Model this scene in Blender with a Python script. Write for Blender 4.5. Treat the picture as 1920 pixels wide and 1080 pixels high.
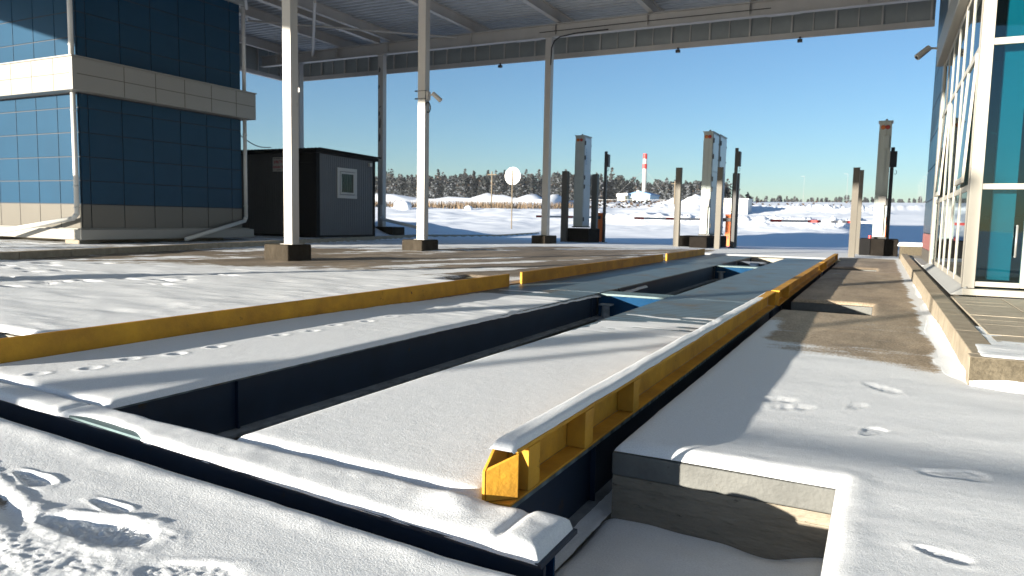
import bpy, math, random
import numpy as np
from mathutils import Vector, Matrix
random.seed(7); RNG = np.random.default_rng(11)
S = bpy.context.scene
C = S.collection
for o in list(bpy.data.objects): bpy.data.objects.remove(o)
# ------------------------------------------------------------------ camera, sky, sun, exposure
YAW, PIT, ROL, FOC = 0.46693, 0.09493, -0.020288, 1362.58
CAMH = 0.82
_f = np.array([-math.sin(YAW)*math.cos(PIT), math.cos(YAW)*math.cos(PIT), -math.sin(PIT)])
_r = np.array([math.cos(YAW), math.sin(YAW), 0.0]); _d = np.cross(_f, _r)
_r2 = math.cos(ROL)*_r + math.sin(ROL)*_d; _d2 = -math.sin(ROL)*_r + math.cos(ROL)*_d
cam_d = bpy.data.cameras.new('camera'); cam = bpy.data.objects.new('camera', cam_d); C.objects.link(cam)
cam_d.sensor_width = 36.0; cam_d.lens = FOC/1920*36; cam_d.clip_start = 0.05; cam_d.clip_end = 6000
cam.matrix_world = Matrix(((_r2[0], -_d2[0], -_f[0], 0), (_r2[1], -_d2[1], -_f[1], 0), (_r2[2], -_d2[2], -_f[2], CAMH), (0, 0, 0, 1)))
cam_d.dof.use_dof = True; cam_d.dof.focus_distance = 3.4; cam_d.dof.aperture_fstop = 6.3
S.camera = cam
SUN_AZ, SUN_EL = math.radians(61.2), math.radians(7.9)      # light travels towards azimuth 61.2 deg (from +X)
ldir = Vector((math.cos(SUN_AZ)*math.cos(SUN_EL), math.sin(SUN_AZ)*math.cos(SUN_EL), -math.sin(SUN_EL)))
sl = bpy.data.lights.new('sun', 'SUN'); sl.energy = 5.0; sl.angle = math.radians(0.5); sl.color = (1.0, 0.905, 0.755)
so = bpy.data.objects.new('sun', sl); C.objects.link(so); so.rotation_euler = ldir.to_track_quat('-Z', 'Y').to_euler(); so.location = (-30, -60, 40)
W = bpy.data.worlds.new('World'); S.world = W; W.use_nodes = True
nt = W.node_tree; bg = nt.nodes['Background']; sky = nt.nodes.new('ShaderNodeTexSky')
sky.sky_type = 'NISHITA'; sky.sun_disc = False; sky.sun_elevation = SUN_EL
sky.sun_rotation = math.atan2(-ldir.x, -ldir.y); sky.air_density = 1.0; sky.dust_density = 0.85; sky.ozone_density = 3.2; sky.altitude = 900
nt.links.new(sky.outputs[0], bg.inputs[0]); bg.inputs[1].default_value = 0.0625
S.view_settings.view_transform = 'Standard'; S.view_settings.look = 'None'; S.view_settings.gamma = 1
S.view_settings.exposure = 1.66
# ------------------------------------------------------------------ numpy noise
def _hash(ix, iy, seed):
    h = (ix.astype(np.int64)*374761393 + iy.astype(np.int64)*668265263 + seed*974711) & 0x7fffffff
    h = ((h ^ (h >> 13))*1274126177) & 0x7fffffff
    return ((h ^ (h >> 16)) & 0xffff)/65535.0
def vnoise(x, y, seed=0):
    ix = np.floor(x); iy = np.floor(y); fx = x-ix; fy = y-iy
    fx = fx*fx*fx*(fx*(fx*6-15)+10); fy = fy*fy*fy*(fy*(fy*6-15)+10)
    a = _hash(ix, iy, seed); b = _hash(ix+1, iy, seed); c = _hash(ix, iy+1, seed); d = _hash(ix+1, iy+1, seed)
    return (a*(1-fx)+b*fx)*(1-fy)+(c*(1-fx)+d*fx)*fy*1.0
def fbm(x, y, oct=4, seed=0):
    s = 0; a = 0.5
    for o in range(oct):
        s = s + a*(vnoise(x*2**o+o*17.3, y*2**o-o*9.1, seed+o)-0.5)*2; a *= 0.5
    return s
def sstep(a, b, x):
    t = np.clip((x-a)/(b-a), 0, 1); return t*t*(3-2*t)
# ------------------------------------------------------------------ materials
MATS = {}
def mat(name, col, rough=0.6, metal=0.0, spec=0.5, var=0.0, vscale=3.0, bump=0.0, bscale=40.0, col2=None, stretch=(1, 1, 1), chips=None):
    """principled material with procedural colour variation and bump in object space"""
    m = bpy.data.materials.new(name); m.use_nodes = True; n = m.node_tree; p = n.nodes['Principled BSDF']
    p.inputs['Roughness'].default_value = rough; p.inputs['Metallic'].default_value = metal
    p.inputs['Specular IOR Level'].default_value = spec
    tc = n.nodes.new('ShaderNodeTexCoord'); mp = n.nodes.new('ShaderNodeMapping'); mp.inputs['Scale'].default_value = stretch
    n.links.new(tc.outputs['Object'], mp.inputs[0])
    c4 = (*col, 1)
    if var > 0 or col2:
        t = n.nodes.new('ShaderNodeTexNoise'); t.inputs['Scale'].default_value = vscale; t.inputs['Detail'].default_value = 6; t.inputs['Roughness'].default_value = 0.65
        n.links.new(mp.outputs[0], t.inputs[0])
        r = n.nodes.new('ShaderNodeValToRGB'); r.color_ramp.elements[0].position = 0.32; r.color_ramp.elements[1].position = 0.68
        lo = col2 if col2 else tuple(c*(1-var) for c in col)
        r.color_ramp.elements[0].color = (*lo, 1); r.color_ramp.elements[1].color = c4
        n.links.new(t.outputs[0], r.inputs[0]); n.links.new(r.outputs[0], p.inputs['Base Color'])
    else:
        p.inputs['Base Color'].default_value = c4
    if chips:      # chipped, rusty spots and streaks
        ccol, thr, csc = chips
        t3 = n.nodes.new('ShaderNodeTexNoise'); t3.inputs['Scale'].default_value = csc; t3.inputs['Detail'].default_value = 8; t3.inputs['Roughness'].default_value = 0.72; n.links.new(mp.outputs[0], t3.inputs[0])
        m3 = n.nodes.new('ShaderNodeMapRange'); m3.inputs['From Min'].default_value = thr; m3.inputs['From Max'].default_value = thr+0.06; n.links.new(t3.outputs[0], m3.inputs[0])
        x3 = n.nodes.new('ShaderNodeMix'); x3.data_type = 'RGBA'; n.links.new(m3.outputs[0], x3.inputs[0]); x3.inputs[7].default_value = (*ccol, 1)
        if p.inputs['Base Color'].is_linked: n.links.new(p.inputs['Base Color'].links[0].from_socket, x3.inputs[6])
        else: x3.inputs[6].default_value = c4
        n.links.new(x3.outputs[2], p.inputs['Base Color'])
    if bump > 0:
        t2 = n.nodes.new('ShaderNodeTexNoise'); t2.inputs['Scale'].default_value = bscale; t2.inputs['Detail'].default_value = 4
        n.links.new(mp.outputs[0], t2.inputs[0])
        b = n.nodes.new('ShaderNodeBump'); b.inputs['Strength'].default_value = bump; b.inputs['Distance'].default_value = 0.02
        n.links.new(t2.outputs[0], b.inputs['Height']); n.links.new(b.outputs[0], p.inputs['Normal'])
    MATS[name] = m; return m
def add_snow_nodes(n, tcout):
    """returns (color socket, normal socket) of granular snow"""
    a = n.nodes.new('ShaderNodeTexNoise'); a.inputs['Scale'].default_value = 170; a.inputs['Detail'].default_value = 4; a.inputs['Roughness'].default_value = 0.7
    b = n.nodes.new('ShaderNodeTexNoise'); b.inputs['Scale'].default_value = 28; b.inputs['Detail'].default_value = 5
    for t in (a, b): n.links.new(tcout, t.inputs[0])
    b1 = n.nodes.new('ShaderNodeBump'); b1.inputs['Strength'].default_value = 0.55; b1.inputs['Distance'].default_value = 0.004
    b2 = n.nodes.new('ShaderNodeBump'); b2.inputs['Strength'].default_value = 0.13; b2.inputs['Distance'].default_value = 0.012
    n.links.new(b.outputs[0], b2.inputs['Height']); n.links.new(a.outputs[0], b1.inputs['Height']); n.links.new(b2.outputs[0], b1.inputs['Normal'])
    r = n.nodes.new('ShaderNodeValToRGB'); r.color_ramp.elements[0].position = 0.25; r.color_ramp.elements[1].position = 0.75
    r.color_ramp.elements[0].color = (0.68, 0.72, 0.775, 1); r.color_ramp.elements[1].color = (0.895, 0.935, 0.985, 1)
    n.links.new(a.outputs[0], r.inputs[0])
    return r.outputs[0], b1.outputs[0]
def snow_material(name):
    m = bpy.data.materials.new(name); m.use_nodes = True; n = m.node_tree; p = n.nodes['Principled BSDF']
    tc = n.nodes.new('ShaderNodeTexCoord'); c, nr = add_snow_nodes(n, tc.outputs['Object'])
    n.links.new(c, p.inputs['Base Color']); n.links.new(nr, p.inputs['Normal']); p.inputs['Roughness'].default_value = 0.62; p.inputs['Specular IOR Level'].default_value = 0.3
    MATS[name] = m; return m
def ground_material():
    m = bpy.data.materials.new('ground_mat'); m.use_nodes = True; n = m.node_tree; p = n.nodes['Principled BSDF']; L = n.links.new
    tc = n.nodes.new('ShaderNodeTexCoord'); sc, sn = add_snow_nodes(n, tc.outputs['Object'])
    # worn asphalt
    t = n.nodes.new('ShaderNodeTexNoise'); t.inputs['Scale'].default_value = 0.8; t.inputs['Detail'].default_value = 9; t.inputs['Roughness'].default_value = 0.7
    mpa = n.nodes.new('ShaderNodeMapping'); mpa.inputs['Scale'].default_value = (1.6, 0.5, 1); mpa.inputs['Rotation'].default_value = (0, 0, 0.2); L(tc.outputs['Object'], mpa.inputs[0]); L(mpa.outputs[0], t.inputs[0])
    r = n.nodes.new('ShaderNodeValToRGB'); r.color_ramp.elements[0].position = 0.3; r.color_ramp.elements[1].position = 0.7
    r.color_ramp.elements[0].color = (0.115, 0.094, 0.070, 1); r.color_ramp.elements[1].color = (0.37, 0.305, 0.235, 1); L(t.outputs[0], r.inputs[0])
    g = n.nodes.new('ShaderNodeTexVoronoi'); g.inputs['Scale'].default_value = 90; L(tc.outputs['Object'], g.inputs[0])
    gm = n.nodes.new('ShaderNodeMapRange'); gm.inputs['From Max'].default_value = 0.9; gm.inputs['To Min'].default_value = 1.25; gm.inputs['To Max'].default_value = 0.55; L(g.outputs['Distance'], gm.inputs[0])
    mu = n.nodes.new('ShaderNodeMix'); mu.data_type = 'RGBA'; mu.blend_type = 'MULTIPLY'; mu.inputs[0].default_value = 1.0; L(r.outputs[0], mu.inputs[6]); L(gm.outputs[0], mu.inputs[7])
    sx = n.nodes.new('ShaderNodeSeparateXYZ'); L(tc.outputs['Object'], sx.inputs[0])
    gx_ = n.nodes.new('ShaderNodeMapRange'); gx_.inputs['From Min'].default_value = -0.9; gx_.inputs['From Max'].default_value = -0.8; L(sx.outputs['X'], gx_.inputs[0])
    ms = n.nodes.new('ShaderNodeMix'); ms.data_type = 'RGBA'; ms.blend_type = 'MULTIPLY'; L(gx_.outputs[0], ms.inputs[0]); L(mu.outputs[2], ms.inputs[6]); ms.inputs[7].default_value = (1.75, 1.72, 1.66, 1)
    ab = n.nodes.new('ShaderNodeBump'); ab.inputs['Strength'].default_value = 0.25; ab.inputs['Distance'].default_value = 0.006; ab.invert = True; L(g.outputs['Distance'], ab.inputs['Height'])
    # snow mask = attribute + wind-drawn noise
    at = n.nodes.new('ShaderNodeAttribute'); at.attribute_name = 'snow'
    mp = n.nodes.new('ShaderNodeMapping'); mp.inputs['Scale'].default_value = (1.3, 3.4, 1); mp.inputs['Rotation'].default_value = (0, 0, 0.25); L(tc.outputs['Object'], mp.inputs[0])
    ns = n.nodes.new('ShaderNodeTexNoise'); ns.inputs['Scale'].default_value = 1.0; ns.inputs['Detail'].default_value = 9; ns.inputs['Roughness'].default_value = 0.68; L(mp.outputs[0], ns.inputs[0])
    a1 = n.nodes.new('ShaderNodeMath'); a1.operation = 'MULTIPLY_ADD'; a1.inputs[1].default_value = 2.3; a1.inputs[2].default_value = -1.15; L(ns.outputs[0], a1.inputs[0])
    a2 = n.nodes.new('ShaderNodeMath'); a2.operation = 'ADD'; L(at.outputs['Fac'], a2.inputs[0]); L(a1.outputs[0], a2.inputs[1])
    fn_ = n.nodes.new('ShaderNodeTexNoise'); fn_.inputs['Scale'].default_value = 55; fn_.inputs['Detail'].default_value = 5; fn_.inputs['Roughness'].default_value = 0.75; L(tc.outputs['Object'], fn_.inputs[0])
    f1 = n.nodes.new('ShaderNodeMath'); f1.operation = 'MULTIPLY_ADD'; f1.inputs[1].default_value = 1.5; f1.inputs[2].default_value = -0.75; L(fn_.outputs[0], f1.inputs[0])
    f2 = n.nodes.new('ShaderNodeMath'); f2.operation = 'ADD'; L(a2.outputs[0], f2.inputs[0]); L(f1.outputs[0], f2.inputs[1]); a2 = f2
    mr = n.nodes.new('ShaderNodeMapRange'); mr.interpolation_type = 'SMOOTHSTEP'; mr.inputs['From Min'].default_value = 0.28; mr.inputs['From Max'].default_value = 0.72; L(a2.outputs[0], mr.inputs[0])
    mc = n.nodes.new('ShaderNodeMix'); mc.data_type = 'RGBA'; L(mr.outputs[0], mc.inputs[0]); L(ms.outputs[2], mc.inputs[6]); L(sc, mc.inputs[7]); L(mc.outputs[2], p.inputs['Base Color'])
    mn = n.nodes.new('ShaderNodeMix'); mn.data_type = 'VECTOR'; L(mr.outputs[0], mn.inputs[0]); L(ab.outputs[0], mn.inputs[4]); L(sn, mn.inputs[5]); L(mn.outputs[1], p.inputs['Normal'])
    p.inputs['Roughness'].default_value = 0.7; p.inputs['Specular IOR Level'].default_value = 0.3
    return m
def plate_material():
    """worn blue chequer plate"""
    m = bpy.data.materials.new('chequer_plate'); m.use_nodes = True; n = m.node_tree; p = n.nodes['Principled BSDF']; L = n.links.new
    tc = n.nodes.new('ShaderNodeTexCoord')
    t = n.nodes.new('ShaderNodeTexNoise'); t.inputs['Scale'].default_value = 2.2; t.inputs['Detail'].default_value = 8; t.inputs['Roughness'].default_value = 0.7; L(tc.outputs['Object'], t.inputs[0])
    r = n.nodes.new('ShaderNodeValToRGB'); e = r.color_ramp.elements; e[0].position = 0.36; e[0].color = (0.15, 0.12, 0.075, 1); e[1].position = 0.47; e[1].color = (0.11, 0.16, 0.19, 1)
    x = r.color_ramp.elements.new(0.75); x.color = (0.16, 0.22, 0.26, 1); L(t.outputs[0], r.inputs[0])
    wv = n.nodes.new('ShaderNodeTexWave'); wv.bands_direction = 'Y'; wv.inputs['Scale'].default_value = 2.6; wv.inputs['Distortion'].default_value = 1.2; wv.inputs['Detail'].default_value = 3; L(tc.outputs['Object'], wv.inputs[0])
    wm = n.nodes.new('ShaderNodeMapRange'); wm.inputs['To Min'].default_value = 0.62; wm.inputs['To Max'].default_value = 1.25; L(wv.outputs['Fac'], wm.inputs[0])
    mw = n.nodes.new('ShaderNodeMix'); mw.data_type = 'RGBA'; mw.blend_type = 'MULTIPLY'; mw.inputs[0].default_value = 1.0; L(r.outputs[0], mw.inputs[6]); L(wm.outputs[0], mw.inputs[7]); L(mw.outputs[2], p.inputs['Base Color'])
    mp = n.nodes.new('ShaderNodeMapping'); mp.inputs['Rotation'].default_value = (0, 0, math.pi/4); L(tc.outputs['Object'], mp.inputs[0])
    ck = n.nodes.new('ShaderNodeTexVoronoi'); ck.inputs['Scale'].default_value = 22; ck.inputs['Randomness'].default_value = 0.0; L(mp.outputs[0], ck.inputs[0])
    b = n.nodes.new('ShaderNodeBump'); b.inputs['Strength'].default_value = 0.9; b.inputs['Distance'].default_value = 0.006; b.invert = True; L(ck.outputs['Distance'], b.inputs['Height']); L(b.outputs[0], p.inputs['Normal'])
    p.inputs['Roughness'].default_value = 0.45; p.inputs['Metallic'].default_value = 0.25
    return m
def glass_material(name, tint, refl=(1, 1, 1), boost=0.05):
    m = bpy.data.materials.new(name); m.use_nodes = True; n = m.node_tree; L = n.links.new
    for x in list(n.nodes):
        if x.type == 'BSDF_PRINCIPLED': n.nodes.remove(x)
    out = [x for x in n.nodes if x.type == 'OUTPUT_MATERIAL'][0]
    tr = n.nodes.new('ShaderNodeBsdfTransparent'); tr.inputs[0].default_value = (*tint, 1)
    gl = n.nodes.new('ShaderNodeBsdfGlossy'); gl.inputs[0].default_value = (*refl, 1); gl.inputs['Roughness'].default_value = 0.02
    tc = n.nodes.new('ShaderNodeTexCoord'); ns = n.nodes.new('ShaderNodeTexNoise'); ns.inputs['Scale'].default_value = 1.3; L(tc.outputs['Object'], ns.inputs[0])
    bp = n.nodes.new('ShaderNodeBump'); bp.inputs['Strength'].default_value = 0.06; bp.inputs['Distance'].default_value = 0.02; L(ns.outputs[0], bp.inputs['Height']); L(bp.outputs[0], gl.inputs['Normal'])
    fr = n.nodes.new('ShaderNodeFresnel'); fr.inputs[0].default_value = 1.5
    ad = n.nodes.new('ShaderNodeMath'); ad.operation = 'ADD'; ad.use_clamp = True; ad.inputs[1].default_value = boost; L(fr.outputs[0], ad.inputs[0])
    mx = n.nodes.new('ShaderNodeMixShader'); L(ad.outputs[0], mx.inputs[0]); L(tr.outputs[0], mx.inputs[1]); L(gl.outputs[0], mx.inputs[2]); L(mx.outputs[0], out.inputs[0])
    MATS[name] = m; return m
M_SNOW = snow_material('snow'); M_GROUND = ground_material(); M_PLATE = plate_material()
white = mat('white_paint', (0.50, 0.487, 0.465), 0.45, var=0.12, vscale=1.6, stretch=(1, 1, 0.25), chips=((0.30, 0.27, 0.23), 0.66, 5))
white_cap = mat('white_cladding', (0.29, 0.28, 0.258), 0.4, var=0.05, vscale=1.2)
frame_white = mat('frame_white', (0.40, 0.385, 0.345), 0.45, var=0.05, vscale=4)
steel_roof = mat('galvanised_sheet', (0.47, 0.51, 0.56), 0.5, metal=0.1, var=0.15, vscale=3)
fascia_grey = mat('fascia_grey', (0.30, 0.33, 0.33), 0.5, var=0.15, vscale=2)
concrete = mat('concrete', (0.40, 0.38, 0.34), 0.9, var=0.35, vscale=5, bump=0.6, bscale=30)
concrete_pale = mat('concrete_pale', (0.30, 0.265, 0.21), 0.9, var=0.3, vscale=4, bump=0.7, bscale=22, stretch=(1, 1, 3), chips=((0.12, 0.10, 0.08), 0.62, 11))
concrete_grey = mat('concrete_grey', (0.155, 0.16, 0.155), 0.75, var=0.3, vscale=8, bump=0.25, bscale=60, chips=((0.09, 0.085, 0.075), 0.63, 16))
kerb_sun_face = mat('kerb_sun_face_darkened', (0.13, 0.112, 0.082), 0.95, spec=0.1, var=0.45, vscale=40, bump=0.5, bscale=90)  # rough aggregate, its colour darkened to offset full sun on it
kerb_mat = mat('kerb_concrete', (0.40, 0.345, 0.265), 0.9, spec=0.2, var=0.3, vscale=9, bump=0.12, bscale=70)
paver_mat = mat('paver_concrete', (0.44, 0.385, 0.30), 0.85, var=0.3, vscale=6, bump=0.3, bscale=60)
footing_mat = mat('footing_concrete', (0.062, 0.052, 0.040), 0.95, spec=0.1, var=0.5, vscale=5, bump=0.8, bscale=25, stretch=(1, 1, 0.35))
black_con = mat('black_coated_concrete', (0.018, 0.0155, 0.0135), 0.95, spec=0.1, var=0.4, vscale=6, bump=0.4, bscale=30)
yellow = mat('yellow_paint', (0.70, 0.37, 0.04), 0.65, spec=0.2, var=0.25, vscale=3.5, col2=(0.45, 0.225, 0.035), bump=0.15, bscale=50, chips=((0.13, 0.06, 0.025), 0.635, 9))
navy = mat('navy_paint', (0.012, 0.028, 0.06), 0.55, var=0.3, vscale=4, chips=((0.045, 0.03, 0.02), 0.63, 7))
cyanblue = mat('blue_paint', (0.010, 0.055, 0.135), 0.85, spec=0.08, var=0.3, vscale=6)
teal_plate = mat('teal_plate', (0.14, 0.22, 0.24), 0.55, var=0.35, vscale=9)
dusted = mat('snow_dusted_steel', (0.30, 0.33, 0.37), 0.8, var=0.6, vscale=9)
tile_blue = mat('blue_facade_tile', (0.0095, 0.052, 0.106), 0.35, spec=0.14, var=0.12, vscale=0.9)
tile_dark = mat('tile_joint', (0.012, 0.02, 0.035), 0.6)
tile_grey = mat('grey_facade_tile', (0.12, 0.11, 0.092), 0.35, var=0.1, vscale=1)
refl_red = mat('red_reflection_paint', (0.30, 0.10, 0.09), 0.4)  # colour of a reddish reflection on the blue wall
pipe_white = mat('pipe_white', (0.66, 0.66, 0.64), 0.4, var=0.08, vscale=3)
dark_clad = mat('charcoal_cladding', (0.055, 0.06, 0.068), 0.5, var=0.1, vscale=2)
grey_clad = mat('grey_cladding', (0.10, 0.11, 0.125), 0.5, var=0.1, vscale=2)
black_trim = mat('black_trim', (0.006, 0.006, 0.007), 0.7, spec=0.15)
upvc = mat('upvc_white', (0.46, 0.45, 0.43), 0.4, var=0.04)
monitor_grey = mat('monitor_grey', (0.43, 0.485, 0.475), 0.55, metal=0.1, var=0.12, vscale=2.5)
monitor_door = mat('monitor_door', (0.40, 0.46, 0.53), 0.35, metal=0.1, var=0.06, vscale=2.5)
bollard_mat = mat('bollard_grey_brown', (0.115, 0.105, 0.088), 0.55, var=0.15, vscale=3)
dark_pole = mat('dark_pole', (0.035, 0.037, 0.04), 0.5)
red_lens = mat('red_lens', (0.35, 0.02, 0.015), 0.25); amber_lens = mat('amber_lens', (0.5, 0.13, 0.02), 0.25)
orange = mat('orange_paint', (0.75, 0.15, 0.015), 0.45, var=0.1, vscale=3)
red_paint = mat('red_paint', (0.50, 0.03, 0.03), 0.5)
boom_white = mat('boom_white', (0.62, 0.63, 0.65), 0.5)
sign_back = mat('sign_disc', (0.80, 0.80, 0.79), 0.45)
galv = mat('galvanised_post', (0.35, 0.36, 0.36), 0.5, metal=0.4, var=0.2, vscale=5)
wood_pole = mat('wooden_pole', (0.20, 0.16, 0.11), 0.85, var=0.3)
cam_grey = mat('camera_housing', (0.55, 0.53, 0.5), 0.4); cable_black = mat('cable_black', (0.02, 0.02, 0.022), 0.5)
needle = mat('pine_needles', (0.030, 0.036, 0.038), 0.9, var=0.4, vscale=0.2); snowy = mat('snowy_foliage', (0.125, 0.14, 0.165), 0.9, var=0.5, vscale=0.3)
twig = mat('bare_twigs', (0.075, 0.050, 0.036), 0.95, var=0.4, vscale=0.3); drygrass = mat('dry_grass', (0.20, 0.145, 0.095), 0.95, var=0.4, vscale=0.4)
paleblue = mat('pale_blue_cladding', (0.34, 0.48, 0.60), 0.5, var=0.1); blue_trim = mat('blue_roof_trim', (0.06, 0.20, 0.42), 0.5)
cream = mat('cream_cladding', (0.72, 0.68, 0.56), 0.6); silver = mat('silver_cladding', (0.5, 0.52, 0.54), 0.5); teal_door = mat('teal_panel', (0.12, 0.27, 0.30), 0.5)
maroon = mat('maroon_metal', (0.16, 0.03, 0.03), 0.5); dark_win = mat('dark_window', (0.02, 0.03, 0.035), 0.1)
room_white = mat('interior_white', (0.72, 0.73, 0.72), 0.7, var=0.05); room_dark = mat('interior_dark', (0.10, 0.10, 0.10), 0.8)
lamp_grey = mat('lamp_post_grey', (0.22, 0.23, 0.24), 0.5); flash_grey = mat('grey_flashing', (0.38, 0.39, 0.39), 0.55, var=0.1)
letter_red = mat('letter_red', (0.40, 0.02, 0.04), 0.6); letter_dark = mat('letter_dark', (0.04, 0.04, 0.05), 0.6); letter_blue = mat('letter_blue', (0.16, 0.28, 0.45), 0.6)
GL_TEAL = glass_material('teal_glass', (0.16, 0.52, 0.58), (0.8, 0.95, 1.0), 0.03)
GL_CLEAR = glass_material('window_glass', (0.30, 0.48, 0.50), (0.66, 0.74, 0.78), 0.0)
# ------------------------------------------------------------------ object helpers
def tag(o, label=None, cat=None, group=None, kind=None):
    if label: o['label'] = label
    if cat: o['category'] = cat
    if group: o['group'] = group
    if kind: o['kind'] = kind
    return o
def empty(name, loc, label, cat, group=None):
    o = bpy.data.objects.new(name, None); o.empty_display_size = 0.2; C.objects.link(o); o.location = loc
    bpy.context.view_layer.update()
    return tag(o, label, cat, group)
class MB:
    def __init__(s): s.v = []; s.f = []; s.m = []
    def add(s, vs, fs, mi=0):
        k = len(s.v); s.v += [tuple(map(float, p)) for p in vs]; s.f += [tuple(i+k for i in f) for f in fs]; s.m += [mi]*len(fs); return s
    def box(s, x0, x1, y0, y1, z0, z1, mi=0):
        return s.add([(x0, y0, z0), (x1, y0, z0), (x1, y1, z0), (x0, y1, z0), (x0, y0, z1), (x1, y0, z1), (x1, y1, z1), (x0, y1, z1)],
                     [(0, 3, 2, 1), (4, 5, 6, 7), (0, 1, 5, 4), (1, 2, 6, 5), (2, 3, 7, 6), (3, 0, 4, 7)], mi)
    def hexa(s, lo, hi, mi=0):      # two quads (ccw from above), bottom and top
        return s.add(list(lo)+list(hi), [(0, 3, 2, 1), (4, 5, 6, 7), (0, 1, 5, 4), (1, 2, 6, 5), (2, 3, 7, 6), (3, 0, 4, 7)], mi)
    def beam(s, a, b, w, h, mi=0):    # rectangular bar from a to b
        a = Vector(a); b = Vector(b); d = (b-a).normalized(); up = Vector((0, 0, 1)) if abs(d.z) < 0.95 else Vector((0, 1, 0))
        r = d.cross(up).normalized()*w/2; u = r.cross(d).normalized()*h/2
        lo = [a-r-u, a+r-u, b+r-u, b-r-u]; hi = [a-r+u, a+r+u, b+r+u, b-r+u]
        return s.hexa(lo, hi, mi)
    def cyl(s, a, b, r0, r1=None, n=12, mi=0, caps=True):
        a = Vector(a); b = Vector(b); r1 = r0 if r1 is None else r1; d = (b-a).normalized(); up = Vector((0, 0, 1)) if abs(d.z) < 0.95 else Vector((1, 0, 0))
        u = d.cross(up).normalized(); w = d.cross(u)
        vs = [a+(u*math.cos(2*math.pi*i/n)+w*math.sin(2*math.pi*i/n))*r0 for i in range(n)]+[b+(u*math.cos(2*math.pi*i/n)+w*math.sin(2*math.pi*i/n))*r1 for i in range(n)]
        fs = [(i, n+i, n+(i+1) % n, (i+1) % n) for i in range(n)]
        if caps: fs += [tuple(range(n)), tuple(range(2*n-1, n-1, -1))]
        return s.add(vs, fs, mi)
    def tube(s, pts, r, n=8, mi=0):
        for p, q in zip(pts, pts[1:]): s.cyl(p, q, r, r, n, mi)
        for p in pts[1:-1]: s.ball(p, r, n, mi)
        return s
    def ball(s, c, r, n=8, mi=0):
        vs = []; fs = []; m = max(4, n//2)
        for i in range(m+1):
            for j in range(n):
                t = math.pi*i/m; a = 2*math.pi*j/n; vs.append((c[0]+r*math.sin(t)*math.cos(a), c[1]+r*math.sin(t)*math.sin(a), c[2]+r*math.cos(t)))
        for i in range(m):
            for j in range(n): fs.append((i*n+j, (i+1)*n+j, (i+1)*n+(j+1) % n, i*n+(j+1) % n))
        return s.add(vs, fs, mi)
    def build(s, name, mt, parent=None, bevel=0.0, smooth=False):
        me = bpy.data.meshes.new(name); me.from_pydata(s.v, [], s.f); mts = mt if isinstance(mt, (list, tuple)) else [mt]
        for x in mts: me.materials.append(x)
        if len(mts) > 1: me.polygons.foreach_set('material_index', s.m)
        if smooth: me.polygons.foreach_set('use_smooth', [True]*len(s.f))
        me.update(); o = bpy.data.objects.new(name, me); C.objects.link(o)
        if parent is not None:
            o.parent = parent; o.matrix_parent_inverse = parent.matrix_world.inverted() if parent.parent is None else (parent.parent.matrix_world @ parent.matrix_parent_inverse @ parent.matrix_basis).inverted()
        if bevel > 0:
            b = o.modifiers.new('bevel', 'BEVEL'); b.width = bevel; b.segments = 2; b.limit_method = 'ANGLE'
        return o
def grid_mesh(name, xs, ys, Z, mt, keep=None, X=None, Y=None, attr=None, smooth=True):
    nx, ny = len(xs), len(ys)
    if X is None: X, Y = np.meshgrid(xs, ys)
    co = np.stack([X, Y, Z], -1).reshape(-1, 3).astype(np.float32)
    i = np.arange(nx*ny).reshape(ny, nx); q = np.stack([i[:-1, :-1], i[:-1, 1:], i[1:, 1:], i[1:, :-1]], -1).reshape(-1, 4)
    if keep is not None: q = q[keep.reshape(-1)]
    me = bpy.data.meshes.new(name); me.vertices.add(len(co)); me.vertices.foreach_set('co', co.ravel())
    me.loops.add(q.size); me.loops.foreach_set('vertex_index', q.ravel().astype(np.int32))
    me.polygons.add(len(q)); me.polygons.foreach_set('loop_start', np.arange(0, q.size, 4, dtype=np.int32)); me.polygons.foreach_set('loop_total', np.full(len(q), 4, np.int32))
    me.update(calc_edges=True)
    if attr is not None:
        a = me.attributes.new('snow', 'FLOAT', 'POINT'); a.data.foreach_set('value', attr.ravel().astype(np.float32))
    me.polygons.foreach_set('use_smooth', np.full(len(q), smooth)); me.materials.append(mt); me.validate(); me.update()
    o = bpy.data.objects.new(name, me); C.objects.link(o); return o
def copy_tree(o, parent=None):
    c = o.copy(); C.objects.link(c)
    if parent is not None: c.parent = parent
    for ch in list(o.children): copy_tree(ch, c)
    return c
# ------------------------------------------------------------------ terrain
TY = [-900, 24, 36, 46, 61, 88, 130, 170, 380, 520, 900, 2500]; TZ = [0, 0, -0.2, -0.2, 0.55, 2.1, 3.1, 4.3, 11.8, 15.0, 24.5, 62]
def kerb_x(y): return -12.6-0.22*(y-7)
def pit_front(x): return 1.485+0.072*np.clip(-0.9-x, 0, 4)
def zbase(x, y):
    x = np.asarray(x, float); y = np.asarray(y, float)
    z = np.interp(y, TY, TZ)
    kd = kerb_x(y)-x
    z = z+(0.03+0.07*sstep(14.5, 17, y))*sstep(0.02, 0.12, kd)*sstep(-40, 3, y)*(1-sstep(46, 60, y))
    z = z+0.42*sstep(0.25, 1.5, kd)*sstep(21.0, 22.6, y)*(1-sstep(28, 40, y))*(1+0.5*fbm(x*0.6, y*0.6, 3, 5))
    return z
def zg(x, y): return float(zbase(x, y))
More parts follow.
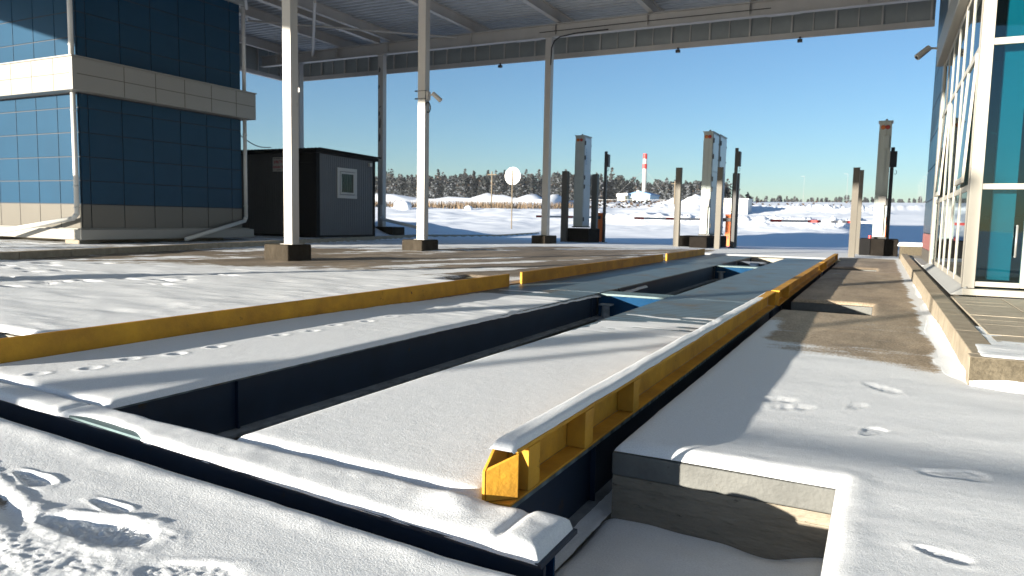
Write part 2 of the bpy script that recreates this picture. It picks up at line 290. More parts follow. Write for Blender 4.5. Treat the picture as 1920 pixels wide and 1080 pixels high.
PRINTS = [(-1.775, 1.14, 0.10, 0.36, 0.125, 0.026), (-2.27, 1.275, -0.15, 0.19, 0.06, 0.016), (-1.875, 1.25, -0.1, 0.17, 0.045, 0.011), (-1.36, 1.085, 0.25, 0.26, 0.11, 0.007),
          (0.27, 2.78, 0.3, 0.22, 0.10, 0.007), (0.19, 2.07, -0.3, 0.13, 0.05, 0.008), (-0.42, 3.54, 0.3, 0.26, 0.07, 0.009), (-0.30, 3.44, 0.5, 0.20, 0.06, 0.007), (0.05, 4.10, -0.9, 0.24, 0.09, 0.006), (0.02, 3.2, 1.2, 0.16, 0.07, 0.006), (-0.05, 3.62, 1.2, 0.14, 0.06, 0.005)]
for k in range(26):        # trampled track at the far left of the apron
    PRINTS.append((RNG.uniform(-11.5, -6.8), RNG.uniform(4.3, 7.2), RNG.uniform(0, 3), 0.3, 0.14, 0.045))
def dents(X, Y):
    Z = np.zeros_like(X)
    for (px, py, a, ln, wd, dp) in PRINTS:
        m = (np.abs(X-px) < ln*1.3) & (np.abs(Y-py) < ln*1.3)
        if not m.any(): continue
        dx = X[m]-px; dy = Y[m]-py; u = (dx*math.cos(a)+dy*math.sin(a))/(ln/2); w = (-dx*math.sin(a)+dy*math.cos(a))/(wd/2*(1+0.18*np.sin(u*2.2)))
        r = (np.abs(u)**2.6+np.abs(w)**2.4)**(1/2.5)
        r = r+0.22*fbm(dx*18+px*7, dy*18+py*3, 3, 3)
        floor_ = -dp*(1-sstep(0.80, 1.05, r))*(0.8+0.3*fbm(dx*9+py, dy*9, 2, 4))
        tread = dp*0.75*(np.abs(fbm(dx*52+px, dy*52+py*3, 3, 9))**0.8-0.15)*(1-sstep(0.75, 0.98, r))
        rim = dp*0.16*np.exp(-((r-1.25)/0.25)**2)*(0.8+1.4*fbm(dx*16+px, dy*16, 3, 6))
        Z[m] += floor_+tread+rim
    return Z
HOLES = [(-4.3, -0.84, 1.5, 19.8), (-0.84, -0.58, 1.5, 2.54), (-0.58, -0.08, 1.05, 2.54), (-0.84, -0.03, 7.5, 8.6), (-0.84, -0.03, 14.9, 15.9), (-5.5, -4.92, 1.9, 2.86), (-5.3, -4.8, 8.2, 9.1)]
def lines(spec, exact):
    out = []
    for a, b, st in spec: out.append(np.arange(a, b-1e-9, st))
    l = np.concatenate(out)
    for e in exact:
        i = np.argmin(np.abs(l-e)); l[i] = e
    return np.unique(l)
def geo(a, st, ratio, end):
    out = []; x = a
    while abs(x) < abs(end): st *= ratio; x += st; out.append(x)
    return np.array(out)
xs = lines([(-45, -16, 0.28), (-16, -5.7, 0.1), (-5.7, -2.7, 0.03), (-2.7, -2.45, 0.0095), (-2.45, -1.1, 0.0048), (-1.1, 0.7, 0.0095), (0.7, 1.6, 0.03), (1.6, 12, 0.16)], [h[0] for h in HOLES]+[h[1] for h in HOLES])
xs = np.unique(np.concatenate([-geo(45, 0.28, 1.09, 880), xs, geo(12, 0.16, 1.10, 880)]))
ys = lines([(0.7, 0.9, 0.0095), (0.9, 1.36, 0.0048), (1.36, 3.3, 0.0095), (3.3, 9.2, 0.035), (9.2, 24, 0.1), (24, 100, 0.33)], [h[2] for h in HOLES]+[h[3] for h in HOLES])
ys = np.unique(np.concatenate([-geo(-0.7, 0.012, 1.22, 300)[::-1] if False else np.array([-300, -150, -80, -40, -20, -10, -5, -3, -2, -1, -0.3, 0.1, 0.35, 0.5, 0.6, 0.65]), ys, geo(100, 0.33, 1.07, 850)]))
X, Y = np.meshgrid(xs, ys)
# the near edge of the pit is slightly skewed
wgt = np.clip(1-np.abs(Y-1.5)/1.0, 0, 1)*sstep(-6.5, -4.3, X)*1.0
Yw = Y+(pit_front(X)-1.5)*np.where(Y > 1.5, np.clip(1-(Y-1.5)/1.0, 0, 1), np.clip(1-(1.5-Y)/0.8, 0, 1))*sstep(-6.5, -4.4, X)*(X < 0.2)
Z = zbase(X, Yw)
near = sstep(30, 12, Yw)
swell = (0.007*fbm(X*0.8, Yw*1.3, 3, 21)+0.0035*fbm(X*2.2+Yw*1.2, Yw*6.5-X*1.1, 3, 31)*sstep(0.2, 1.5, X+1.6+0*X)+0.0012*fbm(X*7, Yw*9, 3, 41))
Z += 0.8*swell*near
lf = sstep(-4.5, -5.3, X)*sstep(1.5, 3.5, Yw)*near
Z += lf*(0.012*fbm(X*1.1, Yw*2.6, 4, 43)+0.010*np.clip(fbm(X*3.2, Yw*5.5, 3, 45)-0.12, 0, 1)-0.02*np.clip(fbm(X*2.6+4, Yw*4.2, 2, 47)-0.32, 0, 1))
m_near = (Y < 9.3)
D_ = dents(X, Yw)
Z += D_
# rough patch in the lower left, scuffed by boots: two shallow furrows and crumbs
rough = np.exp(-(((X+1.75)/0.55)**2+((Yw-0.955)/0.085)**2))
Z += rough*(0.006*fbm(X*16, Yw*16, 4, 55)+0.008*np.abs(fbm(X*38, Yw*38, 2, 57)))
ru = (X+2.35)*0.97+(Yw-1.165)*-0.24; rv = (X+2.35)*0.24+(Yw-1.165)*0.97+0.006*fbm(X*12, Yw*12, 2, 58)
fur = np.exp(-(rv/0.026)**4)*(1-sstep(0.22, 0.50, ru))*(ru > -1.5)
Z += -0.012*fur+0.005*np.exp(-((np.abs(rv)-0.055)/0.022)**2)*(1-sstep(0.25, 0.6, ru))*(ru > -1.5)*(1+0.8*fbm(X*22, Yw*22, 3, 59))
Z -= 0.005*np.exp(-((rv+0.10)/0.02)**2)*(1-sstep(0.5, 0.9, ru))*(ru > -1.5)*(1+0.5*fbm(X*15, Yw*15, 2, 60))
# lips of snow round the openings
dist = np.full(X.shape, 9.0)
for (a, b, c, d) in HOLES:
    cx = np.maximum(np.maximum(a-X, X-b), 0); yy = np.where(c == 1.5, Y, Y); cy = np.maximum(np.maximum(c-yy, yy-d), 0)
    dist = np.minimum(dist, np.sqrt(cx**2+cy**2))
lip = np.exp(-dist/0.018)
Z += -0.035*lip+0.004*np.exp(-((dist-0.06)/0.05)**2)*(1+fbm(X*9, Yw*9, 2, 61))*(Yw < 6.5)
# far snow banks
def bank(yc, w, x0, x1, h, seed, fx=0.5):
    e = sstep(x0-2, x0+1, X)*(1-sstep(x1-1, x1+1, X)); yl = yc+1.5*fbm(X*0.08, X*0+seed, 2, seed)
    prof = np.exp(-np.abs((Yw-yl)/w)**2.2)
    return e*prof*h*np.clip(0.85+0.7*fbm(X*fx, Yw*fx, 4, seed)+0.35*fbm(X*fx*5, Yw*fx*5, 3, seed+1), 0.1, 2)
Z += bank(63.5, 2.2, -24, -0.9, 0.75, 71, 0.9)+bank(93, 4, -26, 0.5, 0.75, 73, 0.5)+bank(150, 9, -40, 25, 1.0, 75, 0.2)
Z += bank(132, 6, -140, -56, 2.4, 77, 0.35)+bank(118, 5, -130, -52, 1.0, 79, 0.15)+bank(140, 5, -56, -34, 1.8, 81, 0.2)
Z += 1.25*np.exp(-(((X+20.9)/1.9)**4+((Yw-92)/4)**2))*(1+0.5*fbm(X*0.8, Yw*0.8, 3, 83))
Z += sstep(40, 60, Yw)*0.25*fbm(X*0.25, Yw*0.25, 4, 87)*(1-sstep(140, 260, Yw))*np.where(X > -0.5, 0.25, 1)
# snow cover
edge = np.interp(X, [-12.6, -10.3, -7.9, -5.2, -4.3], [6.9, 7.8, 8.5, 8.7, 9.0])
far = np.interp(X, [-15, -10.9, -8.8, -5.9, -3], [16.5, 17.8, 20.5, 22.2, 22.5])
asph = sstep(edge-0.9, edge+0.9, Yw)*(1-sstep(far-1.0, far+1.2, Yw))*sstep(-4.1, -4.5, X)*sstep(-14.6, -12.4, X)
strip = ((X > -0.9) & (X < 0.6))*sstep(4.2, 5.5, Yw+0.5*(X-0.0))*(1-sstep(20.0, 21.2, Yw))
strip = strip*(1-0.95*sstep(0.30, 0.42, X+0.05*fbm(X*0+3, Yw*3.0, 3, 91)))*(1-0.8*sstep(-0.62, -0.78, X)*(1-sstep(6.0, 7.2, Yw)))
cover = 1.35-1.30*np.clip(asph+strip, 0, 1)
tu = X*0.34+Yw*0.94; tv = X*0.94-Yw*0.34
pat = fbm(tu*0.16+3.1, tv*0.75, 5, 93)+0.5*fbm(tu*0.5, tv*1.6, 4, 94)
cover = cover+0.75*np.clip(asph, 0, 1)*sstep(0.10, 0.30, pat)-0.30*np.clip(asph, 0, 1)*sstep(0.05, -0.2, pat)
side = np.exp(-((X-kerb_x(Yw)-1.1)/0.55)**2)*sstep(8, 11, Yw)*(1-sstep(19, 22, Yw)); cover = cover+1.0*side*sstep(-0.25, 0.1, fbm(X*0.9, Yw*0.5, 4, 95))
cover = cover-0.42*sstep(-4.5, -5.2, X)*sstep(4.2, 7.0, Yw)*(1-np.clip(asph, 0, 1))*(Yw < 12)
left_area = sstep(-12.5, -15, X)*(1-sstep(20, 22, Yw))*sstep(2, 6, Yw)
cover = np.where(left_area > 0.01, cover*(1-left_area)+0.62*left_area, cover)
cover -= 1.15*fur*(1-sstep(0.12, 0.36, ru))
cx_ = 0.5*(xs[:-1]+xs[1:]); cy_ = 0.5*(ys[:-1]+ys[1:]); CX, CY = np.meshgrid(cx_, cy_); keep = np.ones(CX.shape, bool)
for (a, b, c, d) in HOLES: keep &= ~((CX > a) & (CX < b) & (CY > c) & (CY < d))
# under the raised pavement and the buildings the sheet simply continues
g = grid_mesh('ground', xs, ys, Z, M_GROUND, keep, X, Yw, cover); tag(g, kind='structure')
# ------------------------------------------------------------------ foundation pit
pit = empty('foundation_pit', (-0.4, 2.54, -0.4), 'pale concrete pit walls sunk around the blue steel weighbridge', 'concrete pit')
def wallbox(mb, x0, x1, y0, y1, zt=-0.042, zb=-1.3): mb.box(x0, x1, y0, y1, zb, zt)
w = MB()
for (y0, y1) in ((2.54, 7.5), (8.6, 14.9), (15.9, 19.9)): w.box(-0.842, -0.02, y0, y1, -1.3, -0.127)
w.box(-0.078, 0.30, 0.9, 2.54, -1.3, -0.127); w.box(-0.03, 0.3, 7.5, 8.6, -1.3, -0.145); w.box(-0.03, 0.3, 14.9, 15.9, -1.3, -0.145)
for (z, t_) in ((-0.172, 0.004), (-0.236, 0.006)): w.box(-0.841, -0.081, 2.5365, 2.5395, z, z+t_)
w.build('wall', concrete_pale, pit)
w = MB()
for (y0, y1) in ((2.536, 7.504), (8.596, 14.904), (15.896, 19.9)): w.box(-0.846, -0.02, y0, y1, -0.125, -0.040)
w.box(-0.082, 0.30, 0.9, 2.535, -0.125, -0.040)
w.box(-0.034, 0.3, 7.505, 8.595, -0.143, -0.04); w.box(-0.034, 0.3, 14.905, 15.895, -0.143, -0.04)
w.build('edge_band', concrete_grey, pit, bevel=0.006)
w = MB()
w.box(-4.75, -4.302, 1.3, 20, -1.3, -0.06); w.box(-4.75, 0.3, 19.802, 20.2, -1.3, -0.06)
w.add([(-4.75, pit_front(-4.75)-0.004, -1.3), (-0.58, pit_front(-0.58)-0.004, -1.3), (-0.58, pit_front(-0.58)-0.004, -0.05), (-4.75, pit_front(-4.75)-0.004, -0.05)], [(0, 3, 2, 1)]); w.box(-0.6, 0.3, 0.9, 1.046, -1.3, -0.05); w.box(-0.6, -0.584, 1.05, 1.48, -1.3, -0.05)
w.box(-5.9, -5.502, 1.85, 2.9, -0.6, -0.05); w.box(-4.918, -4.76, 1.85, 2.9, -0.6, -0.05); w.box(-5.5, -4.92, 2.862, 3.0, -0.6, -0.05)
w.box(-5.5, -5.302, 8.15, 9.15, -0.6, -0.05); w.box(-5.3, -4.8, 9.102, 9.3, -0.6, -0.05)
w.build('inner_wall', concrete, pit)
f = MB(); f.box(-4.76, 0.28, 0.9, 20.1, -1.34, -1.28); f.box(-5.5, -4.9, 1.85, 2.9, -0.62, -0.58); f.box(-5.3, -4.8, 8.15, 9.15, -0.62, -0.58); f.box(-0.84, -0.03, 7.5, 8.6, -0.34, -0.30); f.box(-0.84, -0.03, 14.9, 15.9, -0.34, -0.3)
f.build('floor', concrete, pit)
# drifted snow on the floor of the access pit
dx = np.linspace(-1.5, -0.079, 90); dy = np.linspace(1.06, 2.537, 90); DX, DY = np.meshgrid(dx, dy)
DZ = -0.30+0.02*fbm(DX*3, DY*3, 3, 101)+0.03*np.exp(-((DX+0.1)/0.10)**2)-0.75*sstep(-0.82, -1.3, DX)-0.05*sstep(2.2, 1.5, DY)-0.03*np.exp(-((DX+0.30)/0.12)**2-((DY-2.54)/0.06)**2)
tag(grid_mesh('snow_drift', dx, dy, DZ, M_SNOW), 'smooth shaded snow drift on the floor of the concrete access pit', 'snow', kind='stuff')
# ------------------------------------------------------------------ weighbridge
scale = empty('weighbridge', (-2.5, 10, -0.05), 'long blue steel truck scale with yellow kerb rails and an open central slot', 'truck scale')
LX0, LX1, RX0, RX1 = -4.20, -2.93, -2.10, -0.93
SECT = [(1.92, 8.12), (8.128, 14.98), (14.988, 19.65)]
def yend(x): return 1.845+0.055*(-0.9-x)
for (x0, x1) in ((LX0, LX1), (RX0, RX1)):
    for i, (y0, y1) in enumerate(SECT):
        ya, yb = (yend(x0), yend(x1)) if i == 0 else (y0, y0)
        MB().hexa([(x0, ya, -0.045), (x1, yb, -0.045), (x1, y1, -0.045), (x0, y1, -0.045)], [(x0, ya, -0.03), (x1, yb, -0.03), (x1, y1, -0.03), (x0, y1, -0.03)]).build('deck_panel', M_PLATE, scale)
def girder(x, side, y0, y1):
    gb = MB(); gb.box(x-0.006, x+0.006, y0, y1, -0.30, -0.047); st = MB()
    n = 1
    for k in range(n+1):
        yy = y0+0.7+(y1-y0-0.9)*k/n; gb.box(*(sorted((x+side*0.008, x+side*0.03))), yy-0.005, yy+0.005, -0.30, -0.05)
    g_ = gb.build('girder', navy, scale); fl = MB(); fl.box(x-0.09, x+0.09, y0, y1, -0.318, -0.302); fl.build('flange', dusted, g_)
for i, (y0, y1) in enumerate(SECT):
    q0 = y0+0.06
    girder(LX1-0.03, 1, q0, y1-0.02); girder(RX0+0.03, -1, q0, y1-0.02); girder(RX1-0.06, 1, q0, y1-0.02); girder(LX0+0.05, -1, q0, y1-0.02)
    # lower closing plates hide the void under the decks
for yc in (8.13, 14.98):
    cb = MB(); cb.box(LX1-0.02, RX0+0.02, yc+0.02, yc+0.035, -0.34, -0.06); cb.box(LX1-0.02, RX0+0.02, yc+0.28, yc+0.295, -0.34, -0.06); cb.box(LX1-0.02, RX0+0.02, yc, yc+0.32, -0.36, -0.342)
    c_ = cb.build('cross_beam', cyanblue, scale); MB().box(LX1+0.004, RX0-0.004, yc-0.03, yc+0.34, -0.058, -0.036).build('cover_plate', teal_plate, c_)
    lc = MB(); lc.cyl((LX1+0.12, yc-0.12, -0.30), (LX1+0.12, yc-0.12, -0.16), 0.05, 0.045, 14); lc.box(LX1+0.03, LX1+0.22, yc-0.2, yc-0.04, -0.345, -0.30); lc.box(LX1+0.05, LX1+0.2, yc-0.18, yc-0.06, -0.16, -0.145); lc.build('load_cell', dusted, scale, smooth=False)
rb = MB(); rb.cyl((-2.62, 17.25, -0.20), (-2.42, 17.25, -0.20), 0.13, 0.13, 18); rb.box(-2.66, -2.38, 17.12, 17.38, -0.36, -0.2); rb.box(LX1, RX0, 17.4, 17.42, -0.3, -0.05); rb.build('roller_support', navy, scale)
def rail(xw, side, y0, y1, chamfer=False, stiff=()):
    """channel: smooth inner web, flanges pointing outward (side=-1 left rail, +1 right rail)"""
    xo = xw+side*(0.085 if side > 0 else 0.03); a, b = sorted((xw, xw+side*0.010)); r = MB()
    if chamfer: r.add([(a, y0, -0.025), (b, y0, -0.025), (b, y0, 0.07), (b, y0+0.07, 0.128), (b, y1, 0.128), (b, y1, -0.025), (a, y0, 0.07), (a, y0+0.07, 0.128), (a, y1, 0.128), (a, y1, -0.025)],
                      [(0, 1, 2, 6), (6, 2, 3, 7), (7, 3, 4, 8), (9, 8, 4, 5), (1, 5, 4, 3, 2), (0, 6, 7, 8, 9)])
    else: r.box(a, b, y0, y1, -0.025, 0.128)
    c0, c1 = sorted((xw+side*0.012, xo)); yt = y0+0.07 if chamfer else y0
    r.box(c0, c1, yt, y1, 0.118, 0.130); r.box(c0, c1, y0+0.02, y1, -0.034, -0.024)
    if chamfer: r.hexa([(c0, y0+0.004, -0.022), (c1, y0+0.075, -0.022), (c1-0.005, y0+0.083, -0.022), (c0, y0+0.014, -0.022)], [(c0, y0+0.004, 0.072), (c1, y0+0.075, 0.116), (c1-0.005, y0+0.083, 0.116), (c0, y0+0.014, 0.08)])
    else: r.box(c0, c1, y0, y0+0.008, -0.022, 0.116)
    r.box(c0, c1, y1-0.008, y1, -0.022, 0.116)
    for s_ in stiff: r.box(c0, c1, s_, s_+0.085, -0.022, 0.116)
    return r.build('guard_rail', yellow, scale, bevel=0.002)
rail(RX1-0.085, 1, 1.84, 7.90, True, [1.985, 2.47, 3.06]); rail(RX1-0.060, 1, 8.0, 14.55, False, [8.9]); rail(RX1-0.06, 1, 14.65, 19.6, False, [15.4])
rail(-4.13, -1, 1.95, 8.12); rail(-4.15, -1, 8.52, 15.45); rail(-4.15, -1, 15.75, 19.6)
# end beam
EB = [(-4.6, 1.965), (-3.46, 1.845), (-2.87, 1.80), (-1.69, 1.69), (-0.70, 1.60)]
def eb_front(x): return np.interp(x, [p[0] for p in EB], [p[1] for p in EB])
eb = MB()
for (a, b) in zip(EB, EB[1:]):
    eb.hexa([(a[0], a[1]-0.02, -0.045), (b[0], b[1]-0.02, -0.045), (b[0], yend(b[0])-0.012, -0.045), (a[0], yend(a[0])-0.012, -0.045)], [(a[0], a[1]-0.02, -0.032), (b[0], b[1]-0.02, -0.032), (b[0], yend(b[0])-0.012, -0.032), (a[0], yend(a[0])-0.012, -0.032)])
    eb.hexa([(a[0], a[1]-0.005, -0.34), (b[0], b[1]-0.005, -0.34), (b[0], b[1]+0.01, -0.34), (a[0], a[1]+0.01, -0.34)], [(a[0], a[1]-0.005, -0.047), (b[0], b[1]-0.005, -0.047), (b[0], b[1]+0.01, -0.047), (a[0], a[1]+0.01, -0.047)])
e_ = eb.build('end_beam', navy, scale)
ep = MB(); ep.box(-0.80, -0.79, 1.625, 1.80, -0.40, -0.05); ep.box(-0.83, -0.76, 1.62, 1.63, -0.40, -0.05); ep.box(-0.83, -0.76, 1.80, 1.81, -0.40, -0.05); ep.box(-0.86, -0.72, 1.58, 1.85, -0.42, -0.40); ep.build('end_post', cyanblue, e_)
bp = MB(); bp.hexa([(-2.93, 1.792, -0.031), (-2.42, 1.742, -0.031), (-2.42, 1.80, -0.031), (-2.93, 1.85, -0.031)], [(-2.93, 1.792, -0.022), (-2.42, 1.742, -0.022), (-2.42, 1.775, -0.022), (-2.93, 1.83, -0.022)]); bp.build('bare_plate', teal_plate, e_)
# ---- snow lying on the weighbridge
PAW = [(-3.73, 2.13), (-3.64, 2.35), (-3.69, 2.61), (-3.61, 2.85), (-3.61, 3.13), (-3.61, 3.67), (-3.56, 3.93), (-3.61, 4.24), (-3.56, 4.55), (-3.58, 4.9), (-3.5, 5.2), (-3.56, 5.55), (-3.5, 5.9)]
def deck_snow(name, x0, x1, yend_fade, seed, label, paws=False):
    gx = np.linspace(x0, x1, 110); gy = np.concatenate([np.arange(0, 1.2, 0.012), np.arange(1.2, 8.2, 0.022)])
    GX, GY = np.meshgrid(gx, gy); GY = GY+yend(GX)*np.clip(1-GY/1.2, 0, 1)+1.9*np.clip(GY/1.2, 0, 1)
    y0 = yend(GX); t = 0.034*(1-sstep(yend_fade-3.6, yend_fade+1.4, GY))
    d = np.minimum(np.minimum(GX-x0, x1-GX), GY-y0)
    h = t-0.0062+0.0025*fbm(GX*1.6, GY*1.1, 3, seed)+0.010*fbm(GX*1.6, GY*6.5, 4, seed+5)*sstep(3.5, 6.0, GY)+0.0006*fbm(GX*14, GY*14, 2, seed+9)
    h = h-0.03*np.exp(-np.maximum(d, 0)/0.016)
    h -= 0.05*sstep(yend_fade+0.6, yend_fade+1.6, GY)
    if paws:
        for (a, b) in PAW:
            m = (np.abs(GX-a) < 0.12) & (np.abs(GY-b) < 0.12); r = np.sqrt(((GX[m]-a)/0.034)**2+((GY[m]-b)/0.042)**2); h[m] += -0.009*RNG.uniform(0.2, 1.2)*np.exp(-r**2.5)+0.003*np.exp(-((r-1.5)/0.4)**2)
        h += 0.022*np.exp(-(GX-x0)/0.07)*(1-sstep(4.5, 7, GY))
    o = grid_mesh(name, gx, gy, -0.03+h, M_SNOW, None, GX, GY)
    return tag(o, label, 'snow', kind='stuff')
deck_snow('snow_cover', LX0+0.085, LX1+0.012, 7.2, 201, 'powder snow with paw prints on the left strip of the weighbridge deck', True)
deck_snow('snow_cover', RX0-0.012, RX1-0.09, 5.9, 211, 'untracked powder snow on the right strip of the weighbridge deck')
def strip_snow(name, x0, x1, fy0, fy1, zb, h, seed, label, n=(300, 26), lump=0.3):
    u = np.linspace(x0, x1, n[0]); v = np.linspace(0, 1, n[1]); U, V = np.meshgrid(u, v)
    Y0 = fy0(U); Y1 = fy1(U); YY = Y0+(Y1-Y0)*V; d = np.minimum(np.minimum(YY-Y0, Y1-YY), np.minimum(U-x0, x1-U))
    HH = h(U, V)*(1+lump*fbm(U*6, YY*6, 3, seed)); Zs = zb+HH*np.sqrt(np.clip(1-np.exp(-np.maximum(d, 0)/0.012), 0, 1))-0.004*(d <= 0)
    o = grid_mesh(name, u, v, Zs, M_SNOW, None, U, YY); return tag(o, label, 'snow', kind='stuff')
strip_snow('snow_cover', -4.6, -0.71, lambda u: eb_front(u)-0.022+0.045*np.exp(-((u+2.68)/0.24)**6)+0.006*fbm(u*7, u*0, 3, 8), lambda u: yend(u)-0.020+0.007*fbm(u*9, u*0+4, 2, 6),
           -0.032, lambda U, V: 0.026+0.018*np.exp(-((U+0.80)/0.10)**2)+0.022*np.exp(-((U+1.06)/0.07)**2-((V-0.7)/0.3)**2)-0.014*np.exp(-((U+0.84)/0.018)**2)-0.015*np.exp(-((U+3.0)/0.02)**2), 221, 'thick ridge of snow along the near end beam of the weighbridge', n=(420, 34), lump=0.22)
# snow capping the near right rail
u = np.linspace(1.885, 7.7, 420); v = np.linspace(-1, 1, 15); U, V = np.meshgrid(u, v)
hh = (0.024*(1-sstep(3.8, 7.6, U))+0.001)*(1+0.28*fbm(U*2.2, V*0.5, 3, 231)+0.20*fbm(U*9, V, 2, 232)*sstep(3.5, 5.5, U))*np.clip((U-1.885)/0.05, 0, 1)**0.5
Xr = RX1-0.046+V*0.042*(1+0.14*fbm(U*7, V*0+2, 2, 233)); Zr = 0.128+hh*np.sqrt(np.clip(1-V**4, 0, 1))-0.004*(np.abs(V) > 0.97)
o = grid_mesh('snow_cap', u, v, Zr, M_SNOW, None, Xr, U); tag(o, 'long cap of snow lying on top of the near right yellow rail', 'snow', kind='stuff')
ch = grid_mesh('snow_ledge', np.linspace(-0.935, -0.86, 8), np.linspace(1.95, 6, 160), np.full((160, 8), -0.299)+0.006*RNG.random((160, 8)), M_SNOW); tag(ch, 'thin snow on the ledge of the outer girder under the right rail', 'snow', kind='stuff')
for i, yy in enumerate((2.02, 2.45)):
    pass
# ------------------------------------------------------------------ raised pavement on the right
pv = MB()
ty = 4.60; 
pv.box(0.62, 9.0, 4.56, 20.5, -0.3, 0.120)
o = pv.build('pavement', paver_mat); tag(o, kind='structure')
tl = MB()
nxp = 14; yy = 4.575
for j in range(14):
    for i in range(nxp):
        x0 = 0.655+i*0.42; y0 = 4.60+j*0.29
        if y0+0.28 > 8.5: continue
        tl.box(x0, x0+0.412, y0, y0+0.283, 0.121, 0.148+random.uniform(0, 0.003))
o = tl.build('paving_slabs', paver_mat, bevel=0.004); tag(o, kind='structure')
kb = MB(); y = 4.5722
while y < 20.4:
    kb.hexa([(0.455, y, -0.2), (0.615, y, -0.2), (0.615, y+0.992, -0.2), (0.455, y+0.992, -0.2)], [(0.475, y, 0.15), (0.615, y, 0.15), (0.615, y+0.992, 0.15), (0.475, y+0.992, 0.15)]); y += 1.0
x = 0.455
while x < 8:
    kb.hexa([(x, 4.43, -0.2), (x+2.999, 4.43, -0.2), (x+2.999, 4.57, -0.2), (x, 4.57, -0.2)], [(x, 4.44, 0.15), (x+2.994, 4.44, 0.15), (x+2.994, 4.57, 0.15), (x, 4.57, 0.15)]); x += 3.0
o = kb.build('kerb', [kerb_mat, kerb_sun_face], bevel=0.006)
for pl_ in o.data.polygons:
    if pl_.normal.y < -0.9: pl_.material_index = 1; tag(o, kind='structure')  # sun-facing ends get the darker colour so they come out less bright
# snow dusting on the pavement corner
gx = np.linspace(0.49, 3.5, 160); gy = np.linspace(4.46, 5.9, 120); GX, GY = np.meshgrid(gx, gy)
h = 0.012*(1-sstep(4.5, 5.7, GY+0.25*fbm(GX*1.5, GY*1.5, 3, 241)))-0.006+0.008*fbm(GX*3, GY*7, 4, 243)-0.02*np.exp(-np.minimum(GX-0.49, GY-4.46)/0.02)
o = grid_mesh('snow_cover', gx, gy, 0.150+h, M_SNOW, None, GX, GY); tag(o, 'thin wind-blown snow on the corner of the raised paved platform', 'snow', kind='stuff')
# snow drift against the kerb foot
u = np.linspace(4.45, 13, 500); v = np.linspace(0, 1, 14); U, V = np.meshgrid(u, v)
wd_ = 0.05+0.14*np.clip(1-(U-4.0)/5, 0, 1)*(0.8+0.5*fbm(U*1.1, U*0, 3, 251))+0.03*fbm(U*2.0, U*0+9, 3, 253)
ht = (0.055*np.clip(1-(U-4.0)/6, 0.3, 1))*(0.85+0.5*fbm(U*1.0, U*0+2, 2, 255))*(1+0.25*fbm(U*5, V*1.5, 3, 256))
tp = sstep(4.45, 4.75, U); Xk = 0.472-np.clip(wd_, 0.03, 1)*(0.15+0.85*tp)*V; ht = ht*(0.3+0.7*tp); Zk = 0.0+ht*(1-V)**1.8-0.006*(V > 0.95)-0.05*sstep(0.15, -0.25, fbm(U*1.2, U*0+5, 2, 257)+1.2*np.clip(1-(U-4.2)/5, -0.2, 1))
o = grid_mesh('snow_drift', u, v, Zk, M_SNOW, None, Xk, U); tag(o, 'bright drift of snow lying along the foot of the right kerb', 'snow', kind='stuff')
u = np.linspace(0.46, 3.5, 200); U, V = np.meshgrid(u, v)
Yk = 4.452-0.14*V*(0.3+0.7*sstep(0.46, 0.65, U))*(0.9+0.6*fbm(U*1.5, U*0, 2, 261)); Zk = 0.004+0.04*(1-V)**1.8*(0.9+0.6*fbm(U*1.6, U*0+3, 2, 263))*(1+0.3*fbm(U*6, V*2, 2, 264))-0.008*(V > 0.95)
o = grid_mesh('snow_drift', u, v, Zk, M_SNOW, None, U, Yk); tag(o, 'low snow drift against the near end of the raised paved platform', 'snow', kind='stuff')
# ------------------------------------------------------------------ left kerb line
kl = MB(); y = -6.0
while y < 46:
    a, b = kerb_x(y), kerb_x(y+1.0); z0 = zg(a+0.3, y); z1 = zg(b+0.3, y+1)
    kl.hexa([(a-0.16, y, z0-0.3), (a+0.0, y, z0-0.3), (b, y+0.99, z1-0.3), (b-0.16, y+0.99, z1-0.3)], [(a-0.16, y, z0+0.12), (a, y, z0+0.12), (b, y+0.99, z1+0.12), (b-0.16, y+0.99, z1+0.12)]); y += 1.0
o = kl.build('kerb', kerb_mat); tag(o, kind='structure')
# ------------------------------------------------------------------ canopy
can = empty('canopy', (-11, 9, 6.8), 'big white steel canopy with corrugated roof spanning the whole weighing lane', 'canopy')
CY0, CY1, CX0, CX1 = -5.4, 24.3, -23.3, 16.0
rs = MB(); pitch = 0.28; yy = CY0; pr = []
while yy < CY1:      # trapezoidal sheet, ribs along X
    pr += [(yy, 7.60), (yy+0.10, 7.60), (yy+0.13, 7.665), (yy+0.25, 7.665)]; yy += pitch
vs = []; fs = []
for k, (a, z) in enumerate(pr): vs += [(CX0+0.05, a, z), (CX1, a, z)]
for k in range(len(pr)-1): fs.append((2*k, 2*k+1, 2*k+3, 2*k+2))
rs.add(vs, fs); rs.build('roof_sheet', steel_roof, can)
MB().box(CX0+0.05, CX1, CY0, CY1, 7.70, 7.76).build('roof_top', fascia_grey, can)
def ibeam(mb, a, b, w, h, tf=0.02, tw=0.015):
    """I-section between a and b (centre line)"""
    a = Vector(a); b = Vector(b); z = Vector((0, 0, h/2-tf/2))
    mb.beam(a+z, b+z, w, tf); mb.beam(a-z, b-z, w, tf); mb.beam(a, b, tw, h-2*tf-0.002)
fb = MB(); ibeam(fb, (-23.1, 22.6, 7.02), (0.8, 22.6, 7.02), 0.22, 0.42, 0.025)
fb.build('far_beam', white, can)
